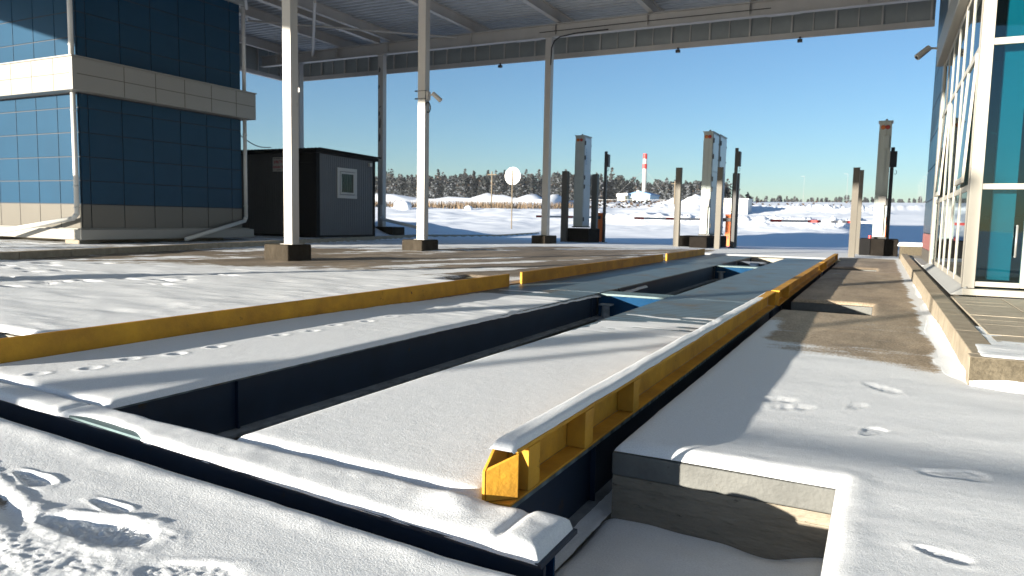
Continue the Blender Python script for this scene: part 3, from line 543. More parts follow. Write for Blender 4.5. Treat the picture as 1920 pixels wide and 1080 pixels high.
for sx in (-10.99, -2.87):
    s_ = MB(); s_.box(sx-0.35, sx+0.35, 22.578, 22.59, 6.86, 7.18)
    for i in (-0.28, -0.20, 0.20, 0.28):
        for k in range(4): s_.cyl((sx+i, 22.577, 6.9+0.08*k), (sx+i, 22.563, 6.9+0.08*k), 0.016, 0.016, 6)
    s_.box(sx-0.45, sx+0.45, 22.47, 22.73, 6.80, 6.812); s_.build('splice_plate', white, can)
RAFT = [-22.1, -19.0, -16.6, -13.05, -9.85, -6.75, -3.7, -0.6, 2.5, 5.6, 8.7, 11.8]
for rx in RAFT:
    r_ = MB(); ibeam(r_, (rx, CY0+0.1, 7.43), (rx, CY1-0.1, 7.43), 0.16, 0.34, 0.018)
    r_.box(rx-0.11, rx-0.095, 22.48, 22.585, 6.9, 7.235); r_.build('rafter', white, can)
r_ = MB(); ibeam(r_, (-17.02, CY0+0.1, 7.38), (-17.02, 22.45, 7.38), 0.2, 0.42, 0.022); r_.build('rafter', white, can)
for yb in (-4.9, 3.0):
    r_ = MB(); ibeam(r_, (-23.1, yb, 7.02), (15.5, yb, 7.02), 0.22, 0.42, 0.025); r_.build('cross_girder', white, can)
# fascia: vertical ribbed sheet with a bottom trim
def fascia(axis, fixed, a, b, out):
    p = MB(); t = p; s = a; 
    zb, zt = 6.60, 7.78
    if axis == 'x': p.box(a, b, fixed, fixed+out*0.02, zb, zt)
    else: p.box(fixed, fixed+out*0.02, a, b, zb, zt)
    k = 0
    while s < b:
        w = 0.05 if k % 2 else 0.03
        e0, e1 = sorted((fixed-out*0.002, fixed-out*(0.07 if k % 2 else 0.04)))
        if axis == 'x': t.box(s, s+w, e0, e1, 6.66, 7.6, 1)
        else: t.box(e0, e1, s, s+w, 6.66, 7.6, 1)
        s += 0.62; k += 1
    f_ = p.build('fascia', [fascia_grey, white], can)
    q = MB(); e0, e1 = sorted((fixed-out*0.10, fixed+out*0.05))
    if axis == 'x': q.box(a-0.05, b, e0, e1, 6.50, 6.655); q.box(a-0.05, b, e0-0.02, e0-0.002, 6.47, 6.53)
    else: q.box(e0, e1, a, b, 6.50, 6.655)
    q.build('bottom_trim', white, can)
fascia('x', CY1, CX0, 1.0, 1); fascia('y', CX0, CY0, CY1-0.12, -1); 
nf = MB()  # unseen near fascia, lower edge sloped to set the shadow line on the bollards
for (xa, za), (xb, zb) in zip([(-23.2, 6.85), (-18.2, 6.5), (-16.2, 6.02), (16.0, 5.95)], [(-18.2, 6.5), (-16.2, 6.02), (16.0, 5.95)]):
    nf.hexa([(xa, CY0-0.06, za), (xb, CY0-0.06, zb), (xb, CY0, zb), (xa, CY0, za)], [(xa, CY0-0.06, 7.78), (xb, CY0-0.06, 7.78), (xb, CY0, 7.78), (xa, CY0, 7.78)])
nf.build('fascia', fascia_grey, can)
def tierod(a, b, r=0.035, name='brace'): MB().cyl(a, b, r, r, 8).build(name, white, can)
tierod((-18.97, 17.95, 7.12), (-13.7, 22.5, 7.12)); tierod((-15.49, 17.27, 7.16), (-20.3, 22.5, 7.05), 0.05); tierod((-13.0, 12.0, 7.16), (-18, 17, 7.16), 0.05)
tierod((-11.0, 8.0, 7.14), (-19, 18, 7.14), 0.03)
MB().box(-20.4, -20.15, 22.47, 22.49, 6.95, 7.2).build('gusset', white, can)
def column(x0, x1, y0, y1, zb, zt, foot=None, scab=False):
    c = MB(); c.box(x0, x1, y0, y1, zb, zt); c.box(x0-0.05, x1+0.05, y0-0.05, y1+0.05, zb, zb+0.012); c.box(x0-0.03, x1+0.03, y0-0.03, y1+0.03, zt-0.03, zt)
    if scab:
        for (z, h, dx) in ((6.15, 0.22, 0.03), (5.55, 0.18, 0.0), (4.85, 0.08, 0.06), (4.55, 0.2, 0.02), (4.1, 0.45, 0.05), (3.6, 0.35, 0.03)):
            c.add([(x0+dx, y0-0.003, z), (x0+dx+0.08, y0-0.003, z+0.03), (x0+dx+0.10, y0-0.003, z+h*0.6), (x0+dx+0.05, y0-0.003, z+h), (x0+dx+0.01, y0-0.003, z+h*0.7)], [(0, 1, 2, 3, 4)], 1)
    o = c.build('column', [white, concrete_grey] if scab else white, can, bevel=0.008)
    if foot:
        f = MB(); f.box(*foot); f.build('footing', [footing_mat], o, bevel=0.03)
column(-9.42, -9.23, 9.68, 9.86, 0.29, 7.25, (-9.83, -9.25, 9.6, 10.2, -0.2, 0.285))
column(-10.06, -9.85, 14.75, 14.94, 0.27, 7.25, (-10.44, -9.84, 14.66, 15.4, -0.2, 0.265))
column(-10.28, -10.065, 22.49, 22.71, 0.28, 6.805, (-10.55, -10.04, 22.3, 23.3, -0.2, 0.275))
column(-17.13, -16.90, 22.49, 22.71, 0.30, 6.805, (-17.3, -16.3, 22.3, 23.1, -0.1, 0.42), True)
column(-21.2, -20.98, 22.49, 22.71, 0.30, 6.805, (-21.4, -20.7, 22.3, 23.0, -0.1, 0.42))
column(-9.38, -9.20, 4.38, 4.56, 0.29, 7.25, (-9.7, -9.15, 4.1, 4.62, -0.2, 0.285))
column(-9.3, -9.1, -4.99, -4.81, 0.29, 6.805, (-9.5, -8.9, -5.2, -4.5, -0.2, 0.285))
column(-23.0, -22.8, -4.99, -4.81, 0.29, 6.805, (-23.2, -22.6, -5.2, -4.5, -0.2, 0.285))
cd_ = MB(); cd_.tube([(-10.06, 22.46, 5.9), (-10.04, 22.46, 6.45), (-9.95, 22.46, 6.66), (-9.75, 22.46, 6.78), (-9.2, 22.46, 6.84), (-8.1, 22.48, 6.86)], 0.022, 8); cd_.build('cable', cable_black, can)
cd_ = MB(); cd_.tube([(-10.5, 22.47, 6.98), (-7, 22.47, 6.99), (-3.2, 22.47, 6.98)], 0.012, 6); cd_.build('cable', cable_black, can)
# small lamps under the fascia
for (lx) in (-12.85, -6.28, -2.55):
    t = empty('floodlight', (lx, 24.2, 6.45), 'tiny black lamp clipped under the white fascia, '+('nearest the slim far column' if lx < -10 else 'right of the twin monitor' if lx < -5 else 'nearest the office'), 'lamp')
    m_ = MB(); m_.box(lx-0.02, lx+0.02, 24.13, 24.2, 6.40, 6.50); m_.build('bracket', dark_pole, t); m_ = MB(); m_.box(lx-0.07, lx+0.07, 24.10, 24.22, 6.34, 6.43); m_.build('housing', dark_pole, t, bevel=0.01)
# ------------------------------------------------------------------ blue tiled building on the left
bl = empty('blue_building', (-18, 12, 0.1), 'two storey building clad in glossy dark blue square tiles with a white belt course', 'building')
BX, BY0, BY1, BXL = -15.33, 9.83, 14.22, -26.0
w = MB(); w.box(BXL, BX-0.004, BY0+0.004, BY1, 0.40, 6.2); w.build('wall', tile_dark, bl)
def tiles(y_list, x_list, z_list, mt, name, jn=0.014):
    t = MB()
    for a, b in zip(y_list, y_list[1:]):
        for c, d in zip(z_list, z_list[1:]): t.box(BX-0.003, BX+0.012, a+jn, b-jn, c+jn, d-jn)
    for a, b in zip(x_list, x_list[1:]):
        for c, d in zip(z_list, z_list[1:]): t.box(a+jn, b-jn, BY0-0.012, BY0+0.003, c+jn, d-jn)
    return t.build(name, mt, bl, bevel=0.003)
ysl = [BY0, 10.03, 10.81, 11.58, 12.34, 13.11, 13.88, BY1]; xsl = [BX]
xsl = [BX, BX-0.72]
while xsl[-1] > BXL: xsl.append(xsl[-1]-0.76)
xsl = xsl[::-1]
tiles(ysl, xsl, [0.42, 0.95], tile_grey, 'grey_tile', 0.010)
tiles(ysl, xsl, [0.95, 1.45, 1.96, 2.47, 2.99, 3.28], tile_blue, 'blue_tile', 0.010); tiles(ysl, xsl, [3.98, 4.45, 4.97, 5.49, 6.02, 6.24], tile_blue, 'blue_tile', 0.010)
b = MB(); b.box(BXL, BX+0.30, BY0-0.30, BY1+0.25, 3.30, 3.97); b.build('belt_course', white_cap, bl, bevel=0.01)
b = MB(); b.box(BXL, BX+0.32, BY0-0.32, BY1+0.27, 3.972, 4.0); b.build('belt_cap', white_cap, bl)
jt = MB()
for yv in [9.9+0.78*k for k in range(1, 6)]: jt.box(BX+0.299, BX+0.303, yv, yv+0.014, 3.31, 3.96)
jt.box(BX+0.299, BX+0.3035, BY0-0.2, BY1+0.2, 3.63, 3.644); jt.box(BXL, BX+0.2, BY0-0.3035, BY0-0.299, 3.63, 3.644)
for k in range(14): jt.box(BX-0.35-0.76*k, BX-0.335-0.76*k, BY0-0.303, BY0-0.299, 3.31, 3.96)
jt.build('belt_joint', mat('joint_brown', (0.10, 0.085, 0.07), 0.7), bl)
b = MB(); b.box(BXL, BX+0.12, BY0-0.12, BY1+0.30, 0.18, 0.405); b.box(BXL, BX+0.06, BY0-0.06, BY1+0.2, 0.40, 0.43); b.build('plinth', white_cap, bl, bevel=0.012)
b = MB(); b.box(BX-0.55, BX-0.05, BY0-0.05, BY0+0.4, 0.0, 0.18); b.box(BX-4, BX-3.4, BY0, BY0+0.4, 0, 0.18); b.box(BXL, BX-0.5, BY0+0.5, BY1-0.2, -0.1, 0.18); b.build('foundation_block', [concrete_pale], bl)
b = MB(); b.box(BXL, BX+0.10, BY0-0.1, BY1+0.1, 6.24, 6.34); b.build('roof', fascia_grey, bl)
def pipe(pts, r, brk=()):
    p = MB(); p.tube(pts, r, 12)
    for q in brk: p.cyl((pts[0][0], pts[0][1], q), (pts[0][0], pts[0][1], q+0.03), r*1.2, r*1.2, 12)
    return p.build('downpipe', pipe_white, bl, smooth=True)
px, py = BX-0.02, BY0-0.10
pipe([(px, py, 3.30), (px, py, 0.74), (px-0.06, py-0.05, 0.64), (px-2.5, py-0.55, 0.24)], 0.05, (2.9, 1.3, 0.85)); pipe([(px, py, 6.2), (px, py, 4.0)], 0.05, (4.25, 5.4))
px, py = BX+0.06, BY1+0.08
pipe([(px, py, 3.30), (px, py, 0.72), (px+0.03, py-0.08, 0.62), (px+0.35, py-2.2, 0.17)], 0.05, (2.9, 1.0)); pipe([(px, py, 6.2), (px, py, 4.0)], 0.05, (4.6, 5.4))
cb = MB(); pts = []
for k in range(13):
    t = k/12; pts.append((-16.82+(-17.75+16.82)*t, 15.5+(17.7-15.5)*t, 3.13+(2.96-3.13)*t-0.14*math.sin(math.pi*t)))
cb.tube(pts, 0.014, 6); tag(cb.build('power_cable', cable_black), 'thin black cable sagging from the blue building to the cabin roof', 'cable')
bl.location = (-18*1.082, 12*1.082, 0.82+1.082*(0.1-0.82)); bl.scale = (1.082,)*3      # its true distance: the wall foot stands at z = 0.03
# ------------------------------------------------------------------ dark cabin
hut = empty('site_cabin', (-17.6, 18.4, 0.1), 'dark charcoal corrugated portable cabin with one small white window', 'cabin')
HX0, HX1, HY0, HY1 = -21.4, -15.80, 17.66, 20.56
w = MB()
def ribs_y(x, y0, y1, z0, z1f, pitch=0.098):
    y = y0; pts = []
    while y < y1-0.01: pts += [(y, 0), (y+pitch*0.42, 0), (y+pitch*0.52, 0.014), (y+pitch*0.9, 0.014)]; y += pitch
    vs = []; fs = []
    for (a, d) in pts: a = min(a, y1); vs += [(x+d, a, z0), (x+d, a, z1f(a))]
    for k in range(len(pts)-1): fs.append((2*k, 2*k+2, 2*k+3, 2*k+1))
    w.add(vs, fs)
ztop = lambda y: 2.74-0.010*(y-HY0)
ribs_y(HX1-0.004, HY0+0.1, HY1-0.1, 0.16, ztop); w.build('end_wall', grey_clad, hut)
w = MB(); x = HX1-0.7; pts = []
while x > HX0+0.1: pts += [(x, 0), (x-0.04, 0), (x-0.05, -0.014), (x-0.09, -0.014)]; x -= 0.098
vs = []; fs = []
for (a, d) in pts: vs += [(a, HY0+d, 0.16), (a, HY0+d, 2.75)]
for k in range(len(pts)-1): fs.append((2*k, 2*k+1, 2*k+3, 2*k+2))
w.add(vs, fs); w.build('front_wall', dark_clad, hut)
w = MB(); w.box(HX0, HX1-0.02, HY0+0.02, HY1-0.02, 0.12, 2.74); w.build('body', black_trim, hut)
d_ = MB(); d_.box(-16.62, -15.93, HY0-0.025, HY0+0.0, 0.2, 2.45); d_.box(-16.70, -16.63, HY0-0.04, HY0, 0.14, 2.53); d_.box(-16.70, -15.86, HY0-0.04, HY0, 2.455, 2.53); o = d_.build('door', black_trim, hut)
t = MB(); t.box(HX1-0.11, HX1+0.02, HY0-0.045, HY0+0.11, 0.08, 2.76); t.box(HX1-0.1, HX1+0.02, HY1-0.09, HY1+0.02, 0.08, 2.74); t.box(HX0, HX1+0.018, HY0-0.03, HY0+0.05, 0.07, 0.17); t.box(HX1-0.06, HX1+0.018, HY0+0.112, HY1-0.092, 0.07, 0.175); t.build('corner_trim', black_trim, hut)
r = MB(); vs = []; fs = []; x = HX0-0.12; pts = []
while x < HX1+0.14: pts += [(x, 0), (x+0.06, 0), (x+0.075, 0.03), (x+0.13, 0.03)]; x += 0.15
for (a, d) in pts: vs += [(a, HY0-0.15, 2.86+d), (a, HY1+0.12, 2.80+d)]
for k in range(len(pts)-1): fs.append((2*k, 2*k+2, 2*k+3, 2*k+1))
r.add(vs, fs); r.hexa([(HX0-0.1, HY0-0.13, 2.745), (HX1+0.10, HY0-0.13, 2.745), (HX1+0.10, HY1+0.10, 2.69), (HX0-0.1, HY1+0.1, 2.69)], [(HX0-0.1, HY0-0.13, 2.855), (HX1+0.10, HY0-0.13, 2.855), (HX1+0.10, HY1+0.10, 2.795), (HX0-0.1, HY1+0.1, 2.795)]); r.build('roof', black_trim, hut)
fy0, fy1, fz0, fz1 = 18.60, 19.58, 1.38, 2.36
wn = MB(); X1 = HX1+0.035
for (a, b, c, d) in ((fy0, fy1, fz0, fz0+0.11), (fy0, fy1, fz1-0.11, fz1), (fy0, fy0+0.11, fz0+0.112, fz1-0.112), (fy1-0.11, fy1, fz0+0.112, fz1-0.112)): wn.box(HX1-0.02, X1, a, b, c, d)
wf = wn.build('window', upvc, hut, bevel=0.008)
sn = MB(); a0, a1, c0, c1 = fy0+0.13, fy1-0.13, fz0+0.13, fz1-0.13
for (a, b, c, d) in ((a0, a1, c0, c0+0.06), (a0, a1, c1-0.06, c1), (a0, a0+0.06, c0+0.062, c1-0.062), (a1-0.06, a1, c0+0.062, c1-0.062)): sn.box(HX1-0.01, X1+0.012, a, b, c, d)
sn.build('sash', upvc, wf, bevel=0.004)
MB().box(HX1+0.004, HX1+0.010, a0+0.06, a1-0.06, c0+0.06, c1-0.06).build('pane', GL_CLEAR, wf)
MB().box(HX1+0.0015, HX1+0.003, a0+0.30, a1-0.05, c0+0.05, c1-0.05).build('curtain', paleblue, wf)
MB().box(HX1+0.0015, HX1+0.003, a0+0.05, a0+0.29, c0+0.05, c1-0.05).build('dark_interior', dark_win, wf)
hb = MB(); hb.box(HX1+0.012, HX1+0.09, 20.2, 20.33, 2.5, 2.62); hb.build('junction_box', upvc, hut, bevel=0.01)
hs = empty('warning_sign', (-17.4, 17.6, 2.4), 'small white notice with red lettering on the front of the dark cabin', 'sign')
sb = MB(); sb.box(-17.62, -17.16, HY0-0.022, HY0-0.016, 2.18, 2.63); sb.build('plate', upvc, hs)
def scribble(x0, x1, z0, z1, n, mt, y, nm='lettering'):
    k = MB(); stp = (x1-x0)/n; sw = stp*0.22
    for i in range(n):
        a = x0+i*stp; e = a+stp*0.78; pat = random.choice((0, 1, 2, 3))
        k.box(a, a+sw, y-0.003, y, z0, z1)
        if pat in (0, 1): k.box(e-sw, e, y-0.003, y, z0, z1)
        if pat in (1, 2): k.box(a+sw, e-sw if pat == 1 else e, y-0.003, y, z1-(z1-z0)*0.2, z1)
        if pat in (0, 3): k.box(a+sw, e-sw if pat == 0 else e, y-0.003, y, (z0+z1)/2-(z1-z0)*0.1, (z0+z1)/2+(z1-z0)*0.1)
        if pat == 3: k.box(a+sw, e, y-0.003, y, z0, z0+(z1-z0)*0.2)
    return k.build(nm, mt, hs)
scribble(-17.60, -17.18, 2.575, 2.605, 14, letter_dark, HY0-0.0225); scribble(-17.56, -17.2, 2.44, 2.54, 5, letter_red, HY0-0.0225); scribble(-17.6, -17.18, 2.29, 2.36, 8, letter_red, HY0-0.0225); scribble(-17.45, -17.25, 2.22, 2.25, 7, letter_dark, HY0-0.0225)
# gutter downpipe beside the cabin, off column D
gp = MB(); gp.tube([(-16.82, 22.35, 1.25), (-16.80, 22.3, 0.78), (-16.55, 22.1, 0.70), (-14.6, 21.6, 0.42)], 0.06, 10); tag(gp.build('drain_pipe', pipe_white, None, smooth=True), 'grey white drain pipe slanting to the ground beside the dark cabin', 'pipe')
# ------------------------------------------------------------------ right-hand office building
ob = empty('office_building', (2, 11, 0.15), 'office with white framed glass front and blue tiled wall at the right edge', 'building')
FX, FY = 0.765, 8.60; FZ = [0.24, 1.23, 2.61, 3.50]
w = MB(); w.box(0.80, 16, 14.32, 17.45, 0.16, 8.2); w.build('blue_wall', tile_dark, ob)
tz = [0.70+0.62*k for k in range(13)]
tt = MB()
for a, b in ((14.33, 15.2), (15.2, 16.3), (16.3, 17.45)):
    for c, d in zip(tz, tz[1:]): tt.box(0.786, 0.801, a+0.008, b-0.008, c+0.010, d-0.010)
for c, d in zip(tz, tz[1:]):
    pass
tt.build('blue_tile', tile_blue, ob, bevel=0.003)
MB().box(0.786, 0.801, 14.33, 17.45, 0.40, 0.69).build('painted_red_reflection', refl_red, ob); MB().box(0.786, 0.801, 14.33, 17.45, 0.15, 0.39).build('grey_tile', tile_grey, ob)  # red row is a reflection in the glossy wall, painted as colour
w = MB(); w.box(0.95, 16, 8.75, 14.3, 3.55, 3.92); w.box(0.765, 16, 8.59, 14.3, 3.93, 8.2); w.build('upper_wall', room_white, ob)
# eaves board over the bay
w = MB(); w.hexa([(0.66, 8.45, 3.50), (1.1, 8.45, 3.50), (1.1, 14.34, 3.50), (0.66, 14.34, 3.50)], [(0.66, 8.45, 3.92), (1.1, 8.45, 3.92), (1.1, 14.30, 3.92), (0.66, 14.30, 3.92)]); w.box(1.1, 8, 8.45, 8.7, 3.5, 3.92); w.build('eaves_board', frame_white, ob, bevel=0.01)
# interior
w = MB(); w.box(0.9, 8, 8.7, 14.3, 0.10, 0.20); w.build('floor', room_dark, ob)
w = MB(); w.box(3.6, 3.7, 8.9, 14.3, 0.2, 3.5); w.box(0.95, 8, 14.2, 14.29, 0.2, 3.5); w.box(0.9, 8, 8.7, 14.28, 3.5, 3.54); w.build('inner_wall', room_dark, ob)
w = MB()
for k in range(9):
    x0 = 0.985+0.34*k; w.box(x0, x0+0.20, 8.80, 8.83, 0.30, 3.45)
w.build('blind', room_white, ob)
w = MB(); w.box(1.1, 1.5, 9.6, 10.6, 0.2, 0.95); w.box(1.6, 2.2, 10.9, 12.2, 0.2, 1.0); w.build('counter', room_dark, ob)
# front frames (facing -Y)
def front_frame():
    m = MB()
    m.box(FX, FX+0.105, FY-0.03, FY+0.13, FZ[0]-0.02, 3.5)            # corner post
    mull = [1.245, 2.1, 2.95, 3.8, 4.65]
    for x0 in mull: m.box(x0, x0+0.075, FY-0.025, FY+0.06, FZ[0], 3.5)
    cuts = [FX+0.106]+[q for x0 in mull for q in (x0-0.001, x0+0.076)]+[6.0]
    for a, b in zip(cuts[::2], cuts[1::2]):
        for z0, z1 in ((FZ[0], FZ[0]+0.05), (1.205, 1.262), (2.60, 2.665), (3.44, 3.5)): m.box(a, b, FY-0.022, FY+0.05, z0, z1)
    return m.build('front_frame', frame_white, ob, bevel=0.005)
ff = front_frame()
prev = FX+0.1
for x0 in (1.245, 2.1, 2.95, 3.8):
    for z0, z1 in ((FZ[0]+0.05, 1.205), (1.262, 2.60), (2.665, 3.44)): MB().box(prev+0.004, x0-0.002, FY+0.01, FY+0.016, z0, z1).build('pane', GL_TEAL, ff)
    prev = x0+0.075
hd = MB(); hd.tube([(1.18, FY-0.03, 0.55), (1.18, FY-0.06, 0.55), (1.18, FY-0.06, 0.85), (1.18, FY-0.03, 0.85)], 0.010, 8); hd.build('door_handle', galv, ob, smooth=True)
MB().box(FX+0.0, 6, FY-0.06, FY+0.1, 0.15, 0.215).build('threshold', frame_white, ob, bevel=0.006)
# side frames (facing -X): mullions
MY = [8.74, 9.62, 10.50, 11.36, 12.2, 13.05, 13.9]
m = MB(); m.box(FX-0.012, FX+0.10, 13.93, 14.28, 0.20, 3.498)
for k, y0 in enumerate(MY[:-1]): m.box(FX, FX+0.09, y0, y0+0.07, 0.24, 3.498)
for k, (a, b) in enumerate(zip(MY, MY[1:])):
    a2 = a+0.071
    for z0, z1 in ((0.24, 0.30), (1.20, 1.265), (2.585, 2.65), (3.42, 3.498)): m.box(FX+0.004, FX+0.08, a2, b-0.001, z0, z1)
    mid = (a2+b)/2
sf = m.build('side_frame', frame_white, ob, bevel=0.004)
for k, (a, b) in enumerate(zip(MY, MY[1:])):
    for i, (z0, z1) in enumerate(((0.30, 1.20), (1.265, 2.585), (2.65, 3.42))):
        if i == 1 and k in (0, 4): continue
        MB().box(FX+0.012, FX+0.018, a+0.071, b-0.001, z0, z1).build('pane', GL_CLEAR, sf)
for k in (0, 4):      # two top-hung sashes standing open
    a, b = MY[k]+0.075, MY[k+1]-0.004; t = 0.045
    m = MB(); zt, zb = 2.575, 1.285; xa, xb = FX-0.005, FX-0.005-t
    def bar(y0, y1, s0, s1):
        p = lambda s, y, o_: (xa+(xb-xa)*s+o_*0.6, y, zt+(zb-zt)*s)
        m.hexa([p(s0, y0, -0.02), p(s0, y0, 0.02), p(s0, y1, 0.02), p(s0, y1, -0.02)], [p(s1, y0, -0.02), p(s1, y0, 0.02), p(s1, y1, 0.02), p(s1, y1, -0.02)])
    bar(a, a+0.03, 0, 1); bar(b-0.03, b, 0, 1); bar(a+0.051, b-0.051, 0, 0.045); bar(a+0.051, b-0.051, 0.955, 1)
    s_ = m.build('open_sash', frame_white, ob)
    g_ = MB(); g_.add([(xa, a+0.05, zt-0.05), (xa, b-0.05, zt-0.05), (xb, b-0.05, zb+0.05), (xb, a+0.05, zb+0.05)], [(0, 1, 2, 3)]); g_.build('pane', GL_CLEAR, s_)
fl = MB(); fl.hexa([(0.665, 8.55, 0.148), (0.80, 8.55, 0.148), (0.80, 14.3, 0.148), (0.665, 14.3, 0.148)], [(0.670, 8.55, 0.155), (0.80, 8.55, 0.238), (0.80, 14.3, 0.238), (0.670, 14.3, 0.155)]); fl.build('sill_flashing', flash_grey, ob)
fl = MB(); fl.box(0.66, 0.79, 14.35, 17.4, 0.148, 0.17); fl.build('base_flashing', flash_grey, ob)
cv = empty('surveillance_camera', (0.72, 16.0, 4.1), 'small grey camera on an arm on the blue wall of the office', 'camera')
m = MB(); m.box(0.73, 0.785, 15.93, 16.07, 4.0, 4.24); m.build('wall_bracket', cam_grey, cv, bevel=0.01)
m = MB(); m.cyl((0.74, 16.0, 4.15), (0.55, 15.95, 4.16), 0.02, 0.02, 8); m.build('arm', cam_grey, cv)
m = MB(); m.cyl((0.60, 15.97, 4.17), (0.40, 15.86, 3.98), 0.055, 0.062, 14); m.build('housing', cam_grey, cv, bevel=0.008); MB().cyl((0.40, 15.86, 3.98), (0.394, 15.857, 3.974), 0.03, 0.03, 14).build('lens', dark_win, cv)
rb_ = MB(); rb_.box(0.45, 1.1, 21.0, 21.3, -0.2, 0.36); o = rb_.build('concrete_block', [kerb_sun_face], None, bevel=0.05); tag(o, 'low snow capped concrete block at the far end of the right kerb', 'block')
u = np.linspace(0.40, 1.12, 30); v = np.linspace(20.95, 21.33, 18); U, V = np.meshgrid(u, v); dd = np.minimum(np.minimum(U-0.4, 1.12-U), np.minimum(V-20.95, 21.33-V))
o = grid_mesh('snow_cap', u, v, 0.33+0.10*np.sqrt(np.clip(1-np.exp(-dd/0.03), 0, 1)), M_SNOW, None, U, V); tag(o, 'rounded snow cap on the concrete block by the office corner', 'snow', kind='stuff')
# ------------------------------------------------------------------ camera on column B
cm = empty('surveillance_camera', (-9.8, 14.8, 3.9), 'grey bullet camera strapped to the middle white column by cable ties', 'camera')
m = MB(); m.box(-9.845, -9.80, 14.78, 14.92, 3.60, 3.80); m.build('mount', cam_grey, cm, bevel=0.01)
m = MB(); m.cyl((-9.80, 14.85, 3.70), (-9.66, 14.87, 3.74), 0.018, 0.018, 8); m.build('arm', cam_grey, cm)
m = MB(); m.cyl((-9.72, 14.87, 3.76), (-9.53, 14.95, 3.58), 0.05, 0.058, 14); m.build('housing', cam_grey, cm, bevel=0.006)
m = MB(); pts = [(-9.83, 14.85+0.1*math.sin(t), 3.55-0.12*(1-math.cos(t))) for t in np.linspace(-1.4, 3.4, 14)]; m.tube(pts, 0.014, 6); m.build('cable', cable_black, cm)
m = MB()
for z in (3.62, 3.80): m.box(-10.075, -9.838, 14.738, 14.748, z, z+0.012); m.box(-9.849, -9.838, 14.74, 14.95, z, z+0.012); m.box(-10.13, -10.06, 14.73, 14.75, z-0.01, z+0.02)
m.build('strap', cable_black, cm)
# ------------------------------------------------------------------ bollards
def make_bollard():
    r = empty('bollard', (0, 0, 0), 'x', 'bollard', 'square steel bollards guarding the portal monitors')
    b = MB(); b.box(-0.085, 0.085, -0.085, 0.085, -0.2, 1.0); o = b.build('post', bollard_mat, r, bevel=0.006); MB().box(-0.09, 0.09, -0.09, 0.09, 1.0, 1.004).build('cap', bollard_mat, r); return r
B0 = make_bollard()
BOL = [(-11.13, 26.55, 2.70, 1.35, 'shaded bollard at the near left corner of the left portal monitor'), (-10.5, 28.2, 2.68, 1.35, 'shaded bollard behind the right side of the left portal monitor'),
       (-6.28, 24.98, 2.66, 1.1, 'bollard left of the twin portal monitor, sunlit with a dark shaded top'), (-5.83, 27.6, 2.65, 1.1, 'bollard mostly hidden behind the left edge of the twin portal monitor'),
       (-4.66, 23.8, 2.57, 1.0, 'bollard standing in front of the twin portal monitor'), (-4.9, 28.0, 2.65, 1.35, 'dark shaded bollard right of the twin portal monitor beside the orange cabinet'),
       (-0.655, 21.02, 2.31, 0.92, 'front bollard left of the single right portal monitor, lit below a dark top'), (-0.62, 23.6, 2.42, 0.92, 'rear bollard tucked behind the front one by the right portal monitor'),
       (-20.1, 4.1, 2.6, 1.0, 'bollard outside the view left of the blue building'), (-20.7, -0.2, 2.6, 1.0, 'bollard outside the view well before the blue building'), (-11.1, -12.05, 2.75, 1.5, 'unseen bollard added at the entry end to shade the deck')]  # last three are out of view, added for shadows on facade and deck
for i, (x, y, h, s, lab) in enumerate(BOL):
    b = B0 if i == 0 else copy_tree(B0)
    b.location = (x, y, zg(x, y)); b.scale = (s, s, (h-zg(x, y))); b['label'] = lab
# ------------------------------------------------------------------ portal monitors
def cabinet(root, x0, x1, y0, y1, z0, z1, lamps=True, doors=True):
    c = MB(); c.box(x0, x1, y0, y1, z0, z1)
    g1 = x0+(x1-x0)*0.55
    c.box(g1-0.012, g1+0.012, y0-0.012, y0-0.001, z0+0.05, z1-0.28)
    c.box(x0-0.004, x0+0.03, y0-0.010, y0-0.001, z0+0.05, z1-0.28); c.box(x1-0.03, x1+0.002, y0-0.010, y0-0.001, z0+0.05, z1-0.28)
    o = c.build('cabinet', monitor_grey, root, bevel=0.008)
    t = MB(); t.box(x0-0.03, x1+0.03, y0-0.03, y1+0.03, z1+0.002, z1+0.03); t.cyl((x0+(x1-x0)*.55, y0+0.2, z1+0.03), (x0+(x1-x0)*.55, y0+0.2, z1+0.10), 0.04, 0.03, 10); t.box((x0+x1)/2-0.02, (x0+x1)/2+0.02, y0+0.45, y0+0.5, z1+0.03, z1+0.08); t.build('top_cap', monitor_grey, root)
    if doors:
        d = MB(); zs = [z0+0.04, z0+(z1-z0)*0.46, z0+(z1-z0)*0.62, z1-0.05]
        for a, b in zip(zs, zs[1:]): d.box(x1+0.001, x1+0.02, y0+0.05, y1-0.03, a+0.008, b-0.008)
        for z in [z0+0.2, z0+(z1-z0)*0.42, z0+(z1-z0)*0.52, z0+(z1-z0)*0.74, z1-0.35]: d.box(x1+0.0205, x1+0.05, y0+0.02, y0+0.09, z, z+0.16, 1); d.box(x1+0.0205, x1+0.035, y1-0.06, y1-0.032, z, z+0.05, 1)
        o2 = d.build('door', [monitor_door, dark_pole], root, bevel=0.004)
    if lamps:
        w_ = (x1-x0)
        for q, mt in ((0.30, amber_lens), (0.66, red_lens)):
            l = MB(); l.cyl((x0+w_*q, y0-0.001, z1-0.15), (x0+w_*q, y0-0.035, z1-0.15), 0.062, 0.055, 16); l.build('lamp', mt, root)
    f = MB(); f.box(x0-0.04, x1+0.04, y0-0.03, y1+0.03, z0-0.05, z0-0.001); f.build('base_frame', dark_pole, root)
t = empty('portal_monitor', (-10.7, 27.2, 0.5), 'shaded grey twin lamp portal monitor on a black block left of the orange boom gate', 'portal monitor', 'portal monitors across the exit lanes')
cabinet(t, -10.92, -10.55, 26.95, 27.72, 0.58, 4.10)
b = MB(); b.box(-11.30, -10.14, 26.62, 27.9, -0.1, 0.50); b.build('block', black_con, t, bevel=0.03)
k = MB()
